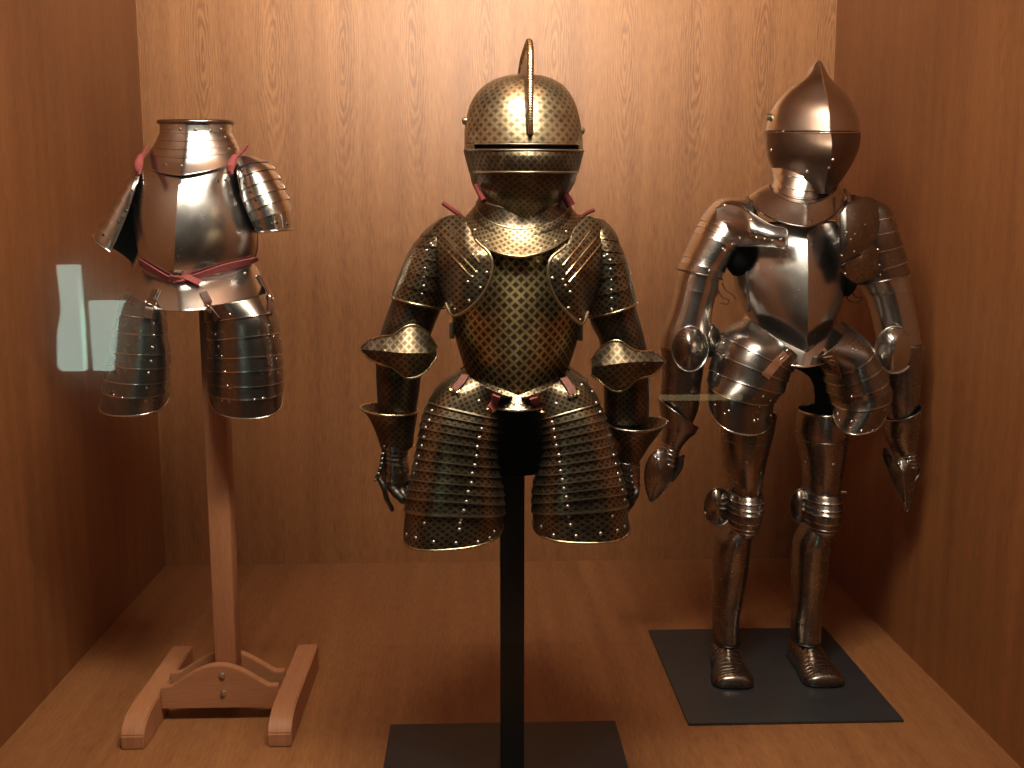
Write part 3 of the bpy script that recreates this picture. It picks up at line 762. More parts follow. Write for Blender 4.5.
    R_ = [row(520, 397, 567, 368, Y, .042, .05, .0, 552, 385, YL=Y - .12, YR=Y - .06), row(532, 408, 589, 386, q, .085, .06, 0, 560, 397), row(536, 422, 600, 405, q, .095, .06, 0, 568, 415), row(539.5, 436, 606, 421, q, .098, .06, 0, 573, 430),
          row(542, 450, 611, 438, q, .098, .06, 0, 576, 447), row(538, 468, 617, 457, q, .097, .06, 0, 578, 467), row(533.5, 488, 622, 478, q, .096, .06, 0, 580, 487), row(532.5, 507, 626, 499, q, .094, .06, 0, 581, 507),
          row(534, 522, 628, 524, q, .092, .06, 0, 584, 543)]
    cR = [(x / k + 520, y / k + 360) for x, y in ((122, 240), (128, 268), (132, 300), (138, 330), (148, 366), (151, 394), (155, 427), (162, 461), (168, 495), (178, 528), (183, 563), (188, 600), (194, 635))]
    cR2 = [(x / k + 518.5, y / k + 360) for x, y in ((300, 165), (315, 200), (325, 232), (338, 265), (347, 300), (358, 335), (367, 365), (375, 400), (383, 437), (390, 462), (400, 500), (408, 538))]
    bR = [(x / k + 520, y / k + 360) for x, y in ((355, 601), (375, 655), (402, 640), (128, 674), (215, 677), (82, 640), (310, 668), (138, 168), (238, 95), (278, 122))]
    tr = tas(R_, lam, cR + cR2, bR, 0)
    G = [tl, tr, fl]
    for pts, a, m in ((((497, 394), (493, 402), (489, 409)), 20, M_RED), (((466, 377), (461, 384), (455, 391)), 30, M_REDL), (((447, 374), (439, 383)), 40, M_REDL),
                      (((533, 396), (537, 403), (541, 410)), -20, M_RED), (((563, 380), (569, 388), (573, 395)), -30, M_REDL), (((577, 370), (586, 377)), -40, M_REDL)):
        strap('tasset_strap', pts, G, .012, m, t, off=.002, th=.003)
        s_, e_ = pts[0], pts[-1]
        h_ = hit(e_[0], e_[1], G)
        if h_:
            P, n, o = h_; ring_ = []
            u = (Vector((0, 0, 1)) - n * n.z).normalized(); sd = u.cross(n)
            d = (P - hit(s_[0], s_[1], G)[0]).normalized(); sd = d.cross(n).normalized()
            for i in range(25):
                f = -1 + 2 * i / 24
                ring_.append(P + n * .0035 + sd * f * .0095 + d * (.004 * math.sqrt(max(0, 1 - f * f)) + .0016 * math.cos(f * 9)) - d * .001)
            tube('scalloped_clasp', ring_, .0016, M_BRASS, t, seg=6)
    rivets([(499, 392), (472.5, 374.5), (536.5, 394), (557, 378)], G, .0042, M_BRASSD)
    # --- arms
    for side in (0, 1):
        if side == 0:
            A = Surf([row(441, 218, 462, 216, Y, .03, .03), row(429, 228, 466, 226, Y, .052, .05), row(418, 241, 464, 240, Y, .064, .06), row(409, 256, 458, 262, Y, .066, .06), row(401, 275, 450, 284, Y, .062, .06),
                      row(394.5, 292, 443.5, 303, Y, .058, .055), row(391, 303, 440, 312, Y, .054, .05), row(382, 328, 432, 332, Y, .050, .05), row(377, 350, 427, 352, Y, .050, .048)])
            Fm = Surf([row(376, 350, 425, 352, Y, .05, .048), row(376, 372, 421, 378, Y, .05, .046), row(377, 392, 419, 394, Y, .046, .042), row(378, 412, 416, 412, Y, .042, .04)])
        else:
            A = Surf([row(582, 216, 603, 220, Y, .03, .03), row(579, 226, 612, 231, Y, .052, .05), row(581, 242, 619, 248, Y, .064, .06), row(584, 262, 625, 262, Y, .066, .06), row(586, 285, 629, 278, Y, .062, .06),
                      row(588, 309, 633, 296, Y, .058, .055), row(591, 324, 637, 312, Y, .054, .05), row(599, 340, 643, 333, Y, .050, .05), row(602, 354, 647, 352, Y, .050, .048)])
            Fm = Surf([row(602, 356, 649, 352, Y, .05, .048), row(603, 380, 649, 378, Y, .05, .046), row(604, 400, 649, 400, Y, .046, .042), row(604, 424, 648, 422, Y, .042, .04)])
        up = shell('upper_arm_plate', A, M_ETCHD, t, t0=5, t1=8, nt=20, nth=64)
        pa = shell('pauldron', A, M_ETCHT, t, t0=0, t1=5.4, nt=50, nth=72, off=.003, lames=(1.6, 2.3, 3.0, 3.7, 4.4), step=.0016, capt=True)
        rim('rolled_edge', A, 5.4, (0, 360), .0022, M_BRASS, pa, off=.0045, n=60)
        k = 3.073
        if side == 0: rv = [(x / 5.9 + 350, y / 5.9 + 200) for x, y in ((475, 258), (487, 270), (452, 298), (433, 357), (440, 403), (436, 456), (435, 508), (425, 556))]
        else: rv = [(x / 4.045 + 570, y / 4.045 + 210) for x, y in ((138, 188), (150, 182), (163, 203), (164, 240), (167, 284), (167, 325), (168, 358), (168, 402))]
        rivets(rv, [pa], .0026, M_BOLT)
        fo = shell('forearm_plate', Fm, M_ETCHD, t, nt=18, nth=64)
        if side == 0:
            out = [(438, 222, 1.66), (452, 215, 1.65), (466, 220, 1.625), (476, 240, 1.595), (489, 253, 1.575), (492.5, 269, 1.57), (488, 285, 1.57), (478, 300, 1.575), (464, 312, 1.585), (452.5, 315.5, 1.60), (446, 304, 1.625), (438, 285, 1.652), (429, 262, 1.662), (427, 240, 1.668)]
            c_ = (459, 262, 1.607)
            lines = (((438, 240), (455, 259), (472, 278)), ((444, 236), (460, 254), (475, 271)), ((450, 229), (466, 247), (480, 263)))
            rv = [(x / k + 350, y / k + 180) for x, y in ((388, 283), (375, 298), (362, 314), (420, 285), (365, 372), (322, 398), (400, 332), (378, 170 + 60))]
        else:
            out = [(602, 224, 1.66), (588, 216, 1.65), (575, 226, 1.625), (566, 245, 1.595), (552, 257, 1.575), (548, 270, 1.57), (550, 285, 1.57), (558, 302, 1.575), (571, 316, 1.585), (582, 324, 1.60), (588, 312, 1.625), (596, 295, 1.652), (608, 270, 1.662), (610, 245, 1.668)]
            c_ = (578, 270, 1.607)
            lines = (((602, 242), (586, 262), (569, 282)), ((596, 238), (581, 256), (566, 274)), ((590, 231), (577, 248), (563, 265)))
            rv = [(x / k + 350, y / k + 180) for x, y in ((622, 302), (655, 307), (663, 325), (677, 345), (672, 394), (708, 430), (640, 245), (675, 195))]
        lo = dome('pauldron_lobe', out, c_, .020, M_ETCHT, t, edge_r=.0026, edge_mat=M_BRASSD, nr=12, erng=(3 / 14, 10 / 14))
        for ln in lines:
            P = path_on(ln, [lo], .0006, 10)
            if len(P) > 2: tube('raised_band', [p[0] for p in P], .0013, M_BRASS, lo, seg=6)
        rivets(rv, [lo], .003, M_BRASSD)
    # couters
    fu = lambda x, xc, w, d: Y - d * math.sqrt(max(0, 1 - ((x - xc) / w) ** 2))
    cl = [(361, 348.5, 350, 349.2), (369, 341, 358.5, 350), (381.5, 336.5, 364.5, 351), (391.5, 335.5, 367, 352), (399, 331, 372.5, 352.5), (406, 326.5, 377.5, 353), (413.5, 325, 378, 353), (421.6, 328, 374.5, 353), (429, 335, 368, 353), (436.5, 347, 357, 352.5)]
    strip('couter', [(x, a, c, r, fu(x, 401, 41, .075) + .012, .026 if 365 < x < 430 else .008) for x, a, c, r in cl], M_ETCHC, t, edge_r=.0021, edge_mat=M_BRASS)
    cr_ = [(591.5, 361, 375, 368), (599, 350, 380, 366), (607, 343.5, 386.5, 365), (614, 340.5, 391, 364), (621, 341.5, 391, 363), (628, 346.5, 387, 362.5), (636.5, 351, 379.5, 362), (645, 351.5, 377, 361.5), (654, 352, 374, 361.5), (665, 361, 362.5, 361.7)]
    strip('couter', [(x, a, c, r, fu(x, 625, 42, .075) + .012, .026 if 597 < x < 658 else .008) for x, a, c, r in cr_], M_ETCHC, t, edge_r=.0021, edge_mat=M_BRASS)
    cts = [o for o in BVHobjs('couter')]
    rivets([(384.5, 350.5), (644, 364)], cts, .003, M_BRASSD)
    # gauntlets
    c = Surf([row(360.5, 407, 418, 411, Y, .058, .05), row(369, 417, 417, 418, Y, .050, .046), row(376, 432, 414.5, 433, Y, .043, .04), row(380.5, 446, 413, 446, Y, .038, .036)])
    cf = shell('gauntlet', c, M_ETCHD, t, nt=18, nth=64)
    rim('rolled_edge', c, 0, (0, 360), .0019, M_BRASS, cf, n=60)
    h = Surf([row(382, 441, 410, 443, Y, .036, .03), row(384.5, 452, 405, 455, Y, .033, .028), row(384, 464, 407, 468, Y, .032, .028), row(384, 478, 406, 480, Y, .030, .024), row(386, 487, 404, 488, Y, .022, .02)])
    hd = shell('hand_plates', h, M_STEELP, cf, t0=0, t1=3.7, th=(0, 180), nt=30, nth=40, lames=(.5, .85, 1.2, 1.6, 2.2, 2.9), step=.002, edge=M_STEELD, off=.003)
    shell('glove', h, M_BLKCLOTH, cf, nt=14, nth=30, thick=0, capt=True, capb=True)
    rivets([(413 - 23, 414.5), (406, 414.8), (372, 413)], [cf], .0026, M_BOLT)
    # dangling laced edge and fingers
    e = [(384.7, 447), (383.6, 454), (382.3, 459), (382, 464), (380.5, 469), (379, 474), (375.5, 480)]
    ep = smooth_loop([at(x, y, Y - .028) for x, y in e], 6, False)
    ed = tube('thumb_plate', ep, .005, M_STEELP, cf, flat=.5)
    for (x, y) in e:
        P = at(x - .6, y, Y - .034); n = Vector((-.3, -.95, 0)); 
        o = bpy.data.objects.new('rivet', list(RIV.values())[0]); COL.objects.link(o); o.parent = ed; o.location = P - BASE[ed.name]; o.rotation_mode = 'QUATERNION'; o.rotation_quaternion = n.to_track_quat('Z', 'Y'); o.scale = (.003,) * 3
    def finger(pts, r, Yf, mat=M_IRON, par=cf, name='finger'):
        P = smooth_loop([at(x, y, yy) for (x, y), yy in zip(pts, Yf)], 10, False)
        return tube(name, P, r, mat, par, seg=12, rfun=lambda u: (1.05 - .35 * u) * (1 + .09 * (1 if int(u * 7) % 2 else 0)) * (1 if u < .96 else .75))
    finger([(379, 478), (384, 488), (386.5, 498), (391, 507), (392.5, 511)], .0045, [Y - .03, Y - .035, Y - .035, Y - .03, Y - .028], name='thumb')
    finger([(389, 482), (394, 490), (400, 497), (405, 502)], .0085, [Y - .01, Y - .03, Y - .04, Y - .04])
    finger([(397, 482), (401, 490), (405, 498), (409, 504)], .0080, [Y - .005, Y - .02, Y - .03, Y - .03])
    finger([(403, 478), (406, 486), (408, 494), (411, 500)], .0075, [Y, Y - .005, Y - .012, Y - .015])
    finger([(404, 478), (408, 484), (411, 490), (413, 495)], .0065, [Y + .015, Y + .014, Y + .010, Y + .005])
    # right gauntlet
    c = Surf([row(605, 419.5, 667, 421, Y, .062, .058, 0, 636, 431.5), row(609, 432, 660, 432, Y, .050, .05, 0, 634, 440), row(613, 446, 648, 446, Y, .043, .042), row(615, 461, 638, 462, Y, .036, .036)])
    c.k[0] = (c.k[0][0], c.k[0][1], c.k[0][2], at(636, 416.5, Y + .055) - c.k[0][0], 0)
    cf = shell('gauntlet', c, M_ETCHD, t, nt=18, nth=64)
    rim('rolled_edge', c, 0, (0, 360), .0022, M_STEELD, cf, n=70)
    h = Surf([row(614, 458, 637, 460, Y, .034, .03), row(617, 470, 637, 471, Y, .032, .028), row(620, 482, 637, 484, Y, .030, .026), row(622, 492, 636, 494, Y, .024, .02)])
    shell('hand_plates', h, M_STEELP, cf, th=(0, 180), nt=26, nth=40, lames=(.5, 1., 1.5, 2.0, 2.5), step=.002, edge=M_STEELD, off=.003)
    shell('glove', h, M_BLKCLOTH, cf, nt=14, nth=30, thick=0, capt=True, capb=True)
    for (x, y) in ((630, 465), (631, 471), (631.5, 477), (632.5, 483), (635, 488), (637, 492)):
        o = bpy.data.objects.new('rivet', list(RIV.values())[0]); COL.objects.link(o); o.parent = cf; o.location = at(x, y, Y - .036) - BASE[cf.name]; o.rotation_mode = 'QUATERNION'; o.rotation_quaternion = Vector((.2, -.97, 0)).to_track_quat('Z', 'Y'); o.scale = (.003,) * 3
    finger([(634, 486), (636, 491), (635, 497), (631, 501)], .0060, [Y - .02, Y - .03, Y - .035, Y - .03], par=cf, name='thumb')
    finger([(622, 490), (624, 498), (626, 505), (627, 511)], .0080, [Y - .01, Y - .02, Y - .025, Y - .02], par=cf)
    finger([(628, 491), (629, 498), (629, 504), (628, 509)], .0078, [Y, Y - .005, Y - .008, Y - .01], par=cf)
    finger([(631, 490), (632, 496), (632, 501), (630, 506)], .0072, [Y + .012, Y + .012, Y + .008, Y + .004], par=cf)
    finger([(633, 489), (634, 494), (633, 499), (631, 503)], .0062, [Y + .026, Y + .026, Y + .02, Y + .015], par=cf)
    # red cords at the shoulders and helmet
    for pts, r, ys in ((((443, 203), (450, 208), (457, 213), (462, 217)), .0038, (Y - .0, Y - .005, Y - .01, Y - .01)), (((594, 210), (588, 212.5), (581, 217), (575, 221)), .003, (Y, Y - .005, Y - .01, Y - .01)),
                       (((476, 186), (480, 194), (484, 201)), .0045, (Y - .05, Y - .06, Y - .07)), (((561, 192), (567, 199), (571, 206)), .0075, (Y - .04, Y - .04, Y - .04))):
        tube('red_cord', smooth_loop([at(x, y, yy) for (x, y), yy in zip(pts, ys)], 6, False), r, M_CORD, t, label='dark red cord')
def BVHobjs(n): return [o for o in bpy.data.objects if o.name.split('.')[0] == n and o.name in BVH]
center_armor()

# ================================================================== full polished armour (right)
RY = 2.22
def right_armor():
    Y = RY; b = at(785, 660, Y)
    bp_ = thing('display_base', 'flat black square sheet on the floor under the feet of the full steel armour', 'display base', (.642, 2.18, 0))
    box('sheet', .422, .862, 1.937, 2.423, 0, .006, M_BASE, bp_, bev=.0015)
    t = thing('suit_of_armor', 'full polished steel armour with pointed crested helmet, legs and shoes, standing on the black sheet', 'armor', (.65, Y, .006))
    H = head_surf([(818.5, 60.5, 1.5, .006, .03, 0), (818.3, 64, 4, .014, .05, .1), (817.2, 74, 9.5, .038, .07, .24), (815.2, 83, 18.5, .062, .084, .34), (814.8, 93, 29.5, .082, .096, .4), (813.8, 105, 38, .1, .106, .42), (813.5, 119, 43.5, .112, .112, .42),
                   (812.5, 130.8, 45.5, .122, .112, .42), (812.5, 132.4, 45.5, .124, .112, .42), (812, 145, 44.5, .136, .108, .42), (811, 158, 41, .134, .1, .4), (810.5, 171, 34, .120, .085, .36), (811, 183, 25, .102, .07, .3), (813, 194, 13, .082, .055, .2)], Y, -.03)
    sk = shell('helmet', H, M_STEEL, t, t0=0, t1=7, nt=52, nth=96, capt=True, label='pointed steel close helmet')
    shell('helmet_back', H, M_STEELD, sk, t0=7, t1=12.6, th=(140, 400), nt=30, nth=60)
    shell('helmet_inner_shade', H, M_INSHADE, sk, t0=5.8, t1=9.2, nt=10, nth=60, off=-.012, thick=0)  # shade behind the slit, made as a black inner shell
    vi = shell('visor', H, steel('visor_patina_reflection', col=(.23, .17, .135), rough=.36, dark=.4), sk, t0=8, t1=13, th=(4, 176), nt=26, nth=80, off=.0016)  # brown base colour holds patina plus the reflection of the floor
    rim('rolled_edge', H, 8, (25, 155), .0014, M_EDGE, vi, off=.002)
    tube('crest_ridge', [H.pt(.3 + 6.4 * i / 40, 90, 0) for i in range(41)], .0017, M_EDGE, sk)
    rivets([(798, 132), (807, 171.5), (771, 150), (833, 160), (829, 168)], [vi, sk], .004, M_EDGE)
    P = at(768, 117, Y); tube('pivot', [P + Vector((.01, 0, 0)), P, P + Vector((-.004, 0, 0))], .007, M_BRASSD, sk, seg=12)
    # neck, gorget
    N_ = Surf([row(774, 168, 834, 172, Y, .075, .07), row(776, 180, 833, 181, Y, .082, .075, .1, 806, 195), row(772, 190, 836, 188, Y, .09, .08, .1, 806, 208)])
    shell('neck_collar', N_, M_STEEL, t, nt=30, nth=72, lames=(.4, .8, 1.2, 1.6), step=.004, edge=M_EDGE)
    G_ = Surf([row(770, 184, 838, 182, Y, .095, .085, .15, 806, 204), row(758, 190, 840, 187, Y, .112, .09, .2, 806, 215), row(748, 197, 842, 193, Y, .134, .1, .2, 806, 227)])
    go = shell('gorget', G_, M_STEEL, t, nt=14, nth=96)
    rim('rolled_edge', G_, 2, (0, 360), .0022, M_STEELD, go, n=90)
    k = 7.88
    rivets([(x / k + 730, y / k + 170) for x, y in ((195, 345), (275, 392), (375, 408), (640, 402), (828, 352), (175, 160), (268, 183))], [go], .0032, M_IRON)
    # breast
    br = Surf([row(764, 222, 836, 220, Y, .092, .08, .3, 806, 224), row(746, 240, 842, 238, Y, .112, .09, .4, 807, 242), row(734, 262, 845, 260, Y, .128, .1, .45, 808, 268), row(735, 284, 845, 282, Y, .138, .1, .46, 808, 296),
               row(741, 302, 840, 300, Y, .142, .1, .46, 808, 325), row(748, 317, 832, 317, Y, .132, .095, .46, 806, 358)])
    bp = shell('breastplate', br, M_STEEL, t, nt=44, nth=120)
    rim('rolled_edge', br, 5, (10, 170), .002, M_STEELD, bp, n=70)
    tube('armhole_edge', [br.pt(1 + 3.2 * i / 20, 158 - 10 * math.sin(i / 20 * 3.14), .001) for i in range(21)], .0028, M_STEEL, bp)
    fa = Surf([row(749, 314, 831, 314, Y, .122, .09, .2, 806, 346), row(742, 322, 838, 322, Y, .14, .10, .15, 805, 357), row(734, 330, 846, 330, Y, .155, .11, .1, 804, 367)])
    fl = shell('fauld', fa, M_STEEL, t, nt=12, nth=96)
    rim('rolled_edge', fa, 2, (50, 125), .0022, M_EDGE, fl, n=40)
    # tassets
    q = Y - .05
    def tas(rows_, lam, pts):
        s = Surf(rows_, e=.85)
        o = shell('tasset', s, M_STEELD, t, th=(-22, 202), nt=70, nth=56, lames=lam, step=.0034, edge=M_EDGE)
        rim('rolled_edge', s, s.n, (-22, 202), .0022, M_EDGE, o, off=.001)
        rivets(pts, [o], .0032, M_EDGE); return o
    tl = tas([row(747, 319, 796, 356, Y, .052, .05, 0, YL=Y - .06, YR=Y - .14), row(728, 329, 789, 364, q, .115, .06), row(717, 346, 783, 375, q, .120, .06), row(711, 368, 778, 388, q, .120, .06), row(709, 383, 775, 397, q, .118, .06, 0, 743, 405),
              row(709, 396, 772, 408, q, .112, .06, 0, 741, 434)], (1.5, 2.3, 3.1, 3.9),
             [(x / 3.413 + 630, y / 3.413 + 320) for x, y in ((407, 105), (442, 295), (437, 340), (425, 345), (337, 310), (322, 320), (480, 275), (480, 325), (455, 262), (300, 185), (290, 290), (318, 78), (318, 120))])
    tr = tas([row(813, 357, 845, 322, Y, .052, .05, 0, YL=Y - .14, YR=Y - .06), row(821, 367, 858, 337, q, .115, .06), row(826, 378, 868, 353, q, .118, .06), row(829, 390, 876, 370, q, .118, .06), row(832, 401, 882, 387, q, .115, .06),
              row(834, 409, 886, 402, q, .110, .06, 0, 862, 434)], (1.4, 2.3, 3.2, 4.2),
             [(x / 3.84 + 800, y / 3.84 + 320) for x, y in ((128, 265), (198, 295), (145, 360), (197, 388), (215, 388), (193, 415), (237, 425), (280, 425), (205, 112), (325, 345), (322, 380), (150, 385))])
    G = [tl, tr, fl]
    strap('tasset_strap', ((786, 353), (779, 360), (771, 369), (765, 377)), G, .017, M_LEATHL, t, off=.002, th=.003); buckle(782, 357, G, .018, .013, 35, M_EDGE, t)
    strap('tasset_strap', ((821, 351), (829, 358), (836, 367), (840, 376)), G, .017, M_LEATHL, t, off=.002, th=.003); buckle(832, 360.5, G, .018, .013, -40, M_EDGE, t)
    rivets([(787, 351), (823, 352)], G, .004, M_EDGE)
    # arms
    for side in (0, 1):
        if side == 0:
            A = Surf([row(743, 198, 751, 200, Y - .01, .012, .012), row(722, 200, 756, 222, Y, .062, .055), row(709, 212, 750, 241, Y, .072, .06), row(699, 228, 738, 250, Y, .072, .06), row(690, 248, 727, 261, Y, .066, .06), row(681, 268, 719, 277, Y, .06, .055),
                      row(677.5, 282, 716, 292, Y, .056, .05), row(671, 308, 711, 313, Y, .054, .05), row(664, 330, 710, 335, Y, .054, .05), row(661, 348, 707, 352, Y, .054, .05)])
            Fm = Surf([row(661, 345, 706, 348, Y, .056, .05), row(662, 362, 703, 368, Y, .054, .05), row(662, 380, 700, 388, Y, .05, .045), row(661, 396, 698, 408, Y, .046, .041), row(665, 415, 690, 428, Y, .04, .038)])
            lam = (2.6, 2.95, 3.3, 4.4, 4.7)
        else:
            A = Surf([row(852, 195, 861, 197, Y - .01, .012, .012), row(843, 206, 882, 205, Y, .062, .055), row(842, 228, 890, 220, Y, .072, .06), row(842, 246, 895, 236, Y, .072, .06), row(846, 264, 900, 251, Y, .066, .06), row(857, 282, 905, 270, Y, .06, .055),
                      row(865, 292, 908, 284, Y, .056, .05), row(871, 308, 912, 302, Y, .054, .05), row(876, 328, 916, 324, Y, .054, .05), row(880, 345, 919, 343, Y, .054, .05)])
            Fm = Surf([row(880, 343, 921, 343, Y, .056, .05), row(883, 362, 921, 362, Y, .054, .05), row(884, 382, 920, 378, Y, .05, .045), row(887, 408, 917, 396, Y, .046, .041), row(891, 430, 912, 422, Y, .04, .038)])
            lam = (1.8, 2.6, 3.6, 4.5)
        pa = shell('pauldron', A, M_STEEL if side == 0 else M_STEELD, t, t0=0, t1=5.1, nt=60, nth=72, off=.004, lames=lam, step=.0022, capt=True, edge=M_EDGE)
        rim('rolled_edge', A, 5.1, (0, 360), .0019, M_STEELD, pa, off=.006, n=60)
        up = shell('upper_arm_plate', A, M_STEEL, t, t0=4.8, t1=9, nt=24, nth=64, lames=(6.2,), step=.003)
        shell('forearm_plate', Fm, M_STEELD, t, nt=18, nth=64)
        if side == 0:
            ex = strip('pauldron_lobe', [(716, 208, 236, 222, 2.17, .006), (726, 203, 243, 224, 2.162, .016), (738, 205, 246, 228, 2.143, .022), (750, 212, 246, 231, 2.115, .022), (762, 220, 246, 234, 2.10, .016), (774, 226, 247, 237, 2.088, .012), (786, 229, 248, 239, 2.082, .008)],
                       M_STEEL, t, wedge=.0)
            tube('rolled_edge', smooth_loop([at(x, y, yy) for x, y, yy in ((750, 212, 2.113), (762, 220, 2.098), (774, 226, 2.086), (786, 229, 2.08), (787, 239, 2.073), (786, 248, 2.08), (774, 247, 2.086), (762, 246, 2.098), (750, 246, 2.113), (738, 246, 2.14))], 5, False), .0014, M_STEELD, ex)
            rivets([(x / 3.413 + 630, y / 3.413 + 180) for x, y in ((412, 135), (460, 137), (508, 143), (430, 198), (460, 203), (487, 207), (515, 205), (323, 85), (400, 50))], [ex, pa, go], .0032, M_EDGE)
            rivets([(x / 4.8 + 640, y / 4.8 + 190) for x, y in ((478, 233), (445, 262), (398, 282), (410, 292), (333, 388), (348, 383), (405, 72))], [pa, ex], .003, M_EDGE)
        else:
            ex2 = strip('pauldron_lobe', [(840, 250, 270, 260, 2.105, .004), (848, 246, 279, 262, 2.11, .008), (858, 242, 284, 262, 2.125, .012), (870, 238, 280, 258, 2.142, .012), (884, 236, 276, 254, 2.166, .006)], M_STEELP, t, wedge=.0)
            ex = strip('pauldron_lobe', [(840, 212, 264, 240, 2.10, .006), (847, 204, 262, 238, 2.10, .014), (856, 199, 257, 234, 2.112, .02), (868, 197, 252, 226, 2.135, .02), (880, 203, 246, 224, 2.158, .014), (890, 216, 240, 228, 2.18, .005)], M_STEELD, t, wedge=.0)
            tube('rolled_edge', smooth_loop([at(x, y, yy) for x, y, yy in ((840, 212, 2.098), (840, 240, 2.092), (840, 264, 2.098), (847, 262, 2.098), (856, 257, 2.11), (868, 252, 2.133), (880, 246, 2.156))], 5, False), .0013, M_IRON, ex)
            ex_ = [ex, ex2]
            rivets([(x / 4.518 + 820, y / 4.518 + 180) for x, y in ((90, 215), (88, 240), (85, 268), (120, 238), (140, 270), (155, 325), (98, 343), (100, 445 - 20), (205, 202), (160, 245), (115, 440 - 15), (185, 352))], ex_, .003, M_BRASSD)
            rivets([(x / 4.518 + 820, y / 4.518 + 180) for x, y in ((230, 280), (262, 315), (268, 385), (290, 407), (272, 430), (195, 440), (225, 355))], [pa], .003, M_EDGE)
            dk = tube('collar_strap', smooth_loop([at(x, y, yy) for x, y, yy in ((845, 190, Y - .05), (849, 197, Y - .07), (849, 207, Y - .095), (844, 216, Y - .115))], 6, False), .0045, M_LEATH, t)
    # black fill in the armholes; the second stands in for a shaded gap
    c = Surf([row(730, 240, 752, 240, Y, .05, .04), row(722, 252, 758, 252, Y, .065, .04), row(726, 266, 752, 266, Y, .06, .04), row(734, 276, 746, 276, Y, .03, .03)])
    shell('armhole_dark_fill', c, M_BLKCLOTH, t, nt=12, nth=30, thick=0, capt=True, capb=True)
    c = Surf([row(844, 262, 852, 262, Y, .02, .05), row(842, 272, 852, 272, Y, .05, .05), row(841, 286, 852, 286, Y, .05, .05), row(842, 296, 847, 296, Y, .02, .03)])
    shell('armhole_dark_fill', c, M_BLKCLOTH, t, nt=12, nth=30, thick=0, capt=True, capb=True)
    # laces
    for pts in (((718, 290), (722, 297), (729, 300), (727, 304), (720, 303)), ((722, 283), (726, 290), (733, 295), (736, 300)), ((851, 292), (856, 297), (862, 298), (858, 302), (850, 301), (846, 296))):
        tube('lace', smooth_loop([at(x, y, Y - .03) for x, y in pts], 6, False), .0016, M_LEATH, t, seg=6)
    # couters
    q = Y - .03
    def circ(cx, cy, rx, ry, Y0, wrap, a=0, n=18):
        o = []
        for i in range(n):
            th_ = 2 * math.pi * i / n; x = rx * math.cos(th_); y = ry * math.sin(th_)
            X = cx + x * math.cos(a) - y * math.sin(a); Z = cy + x * math.sin(a) + y * math.cos(a)
            o.append((X, Z, Y0 + wrap * (x / rx) ** 2))
        return o
    dome('couter', circ(690, 349, 18, 22.5, q - .03, .015), (690, 349, q - .028), .026, M_STEELD, t, edge_r=.0018, edge_mat=M_EDGE)
    dome('couter_wing', circ(710, 341, 11, 17, q + .01, .006), (710, 341, q + .008), .016, M_STEELD, t, edge_r=.0014, edge_mat=M_STEELD)
    dome('couter', circ(895, 350, 19.5, 23.5, q - .03, .015), (895, 346, q - .028), .026, M_STEEL, t, edge_r=.0018, edge_mat=M_EDGE)
    dome('couter_wing', circ(914, 343, 8, 16, q + .02, .006), (914, 343, q + .018), .012, M_STEELD, t, edge_r=.0014, edge_mat=M_STEELD)
    # gauntlets
    for side in (0, 1):
        if side == 0:
            c = Surf([row(658.5, 399, 697.5, 427, Y, .055, .05), row(661, 413, 694, 433, Y, .05, .045), row(664, 427, 687, 438, Y, .042, .04), row(663, 440, 680, 446, Y, .036, .034), row(661, 450, 677, 455, Y, .034, .03), row(659, 462, 676, 466, Y, .032, .03)])
            out = [(658, 450), (650, 456), (645.5, 466), (644.5, 480), (647, 493), (651, 502.5), (656, 499), (664, 491), (673, 479), (681, 465), (684.5, 455.5), (676, 457), (668, 452)]
            ctr = (660, 472)
            fp = [[(652, 470), (649, 480), (650, 490), (652, 499)], [(658, 470), (655, 480), (654, 490), (653, 498)], [(664, 470), (661, 479), (658, 488), (655, 496)], [(670, 467), (667, 474), (663, 482), (659, 489)]]
            th_ = [(680, 458), (680, 466), (676, 474), (671, 481)]
        else:
            c = Surf([row(886, 420, 919, 404, Y, .055, .05), row(886, 430, 918, 420, Y, .05, .045), row(888, 440, 916, 434, Y, .042, .04), row(894, 450, 913, 446, Y, .036, .034), row(898, 458, 914, 456, Y, .034, .03), row(901, 466, 916, 466, Y, .032, .03)])
            out = [(884, 448), (889, 450), (896, 460), (902, 458), (912, 458), (919, 463), (920, 472), (915, 482), (912.5, 494), (909, 508), (906, 511), (902, 500), (895, 486), (888, 471), (883.5, 458)]
            ctr = (904, 474)
            fp = [[(898, 472), (900, 482), (903, 492), (906, 500)], [(903, 474), (904, 484), (906, 495), (907, 506)], [(908, 474), (908, 485), (909, 495), (908.5, 504)], [(913, 472), (912, 482), (911, 490), (910, 497)]]
            th_ = [(888, 455), (891, 465), (895, 475), (900, 485)]
        ga = shell('gauntlet', c, M_STEELD if side == 0 else M_STEELP, t, nt=50, nth=56, lames=(3.2, 3.6, 4.0, 4.4, 4.8), step=.0028, edge=M_EDGE, capb=True)
        rim('rolled_edge', c, 0, (0, 360), .002, M_STEELD, ga, n=60)
        dome('hand_plate', [(x, y, Y - .028 + .012 * (abs(x - ctr[0]) / 18) ** 2) for x, y in out], (ctr[0], ctr[1], Y - .030), .016, M_STEELD if side == 0 else M_STEELP, ga, edge_r=.0012, edge_mat=M_STEELD, ridge=True)
        for i, f in enumerate(fp):
            P = smooth_loop([at(x, y, Y - .016 + .004 * i) for x, y in f], 8, False)
            tube('finger', P, .0082 - .0004 * i, M_IRON, ga, seg=12, rfun=lambda u: (1.05 - .45 * u))
        tube('thumb', smooth_loop([at(x, y, Y - .02) for x, y in th_], 8, False), .008, M_IRON, ga, seg=12, rfun=lambda u: 1.05 - .5 * u)
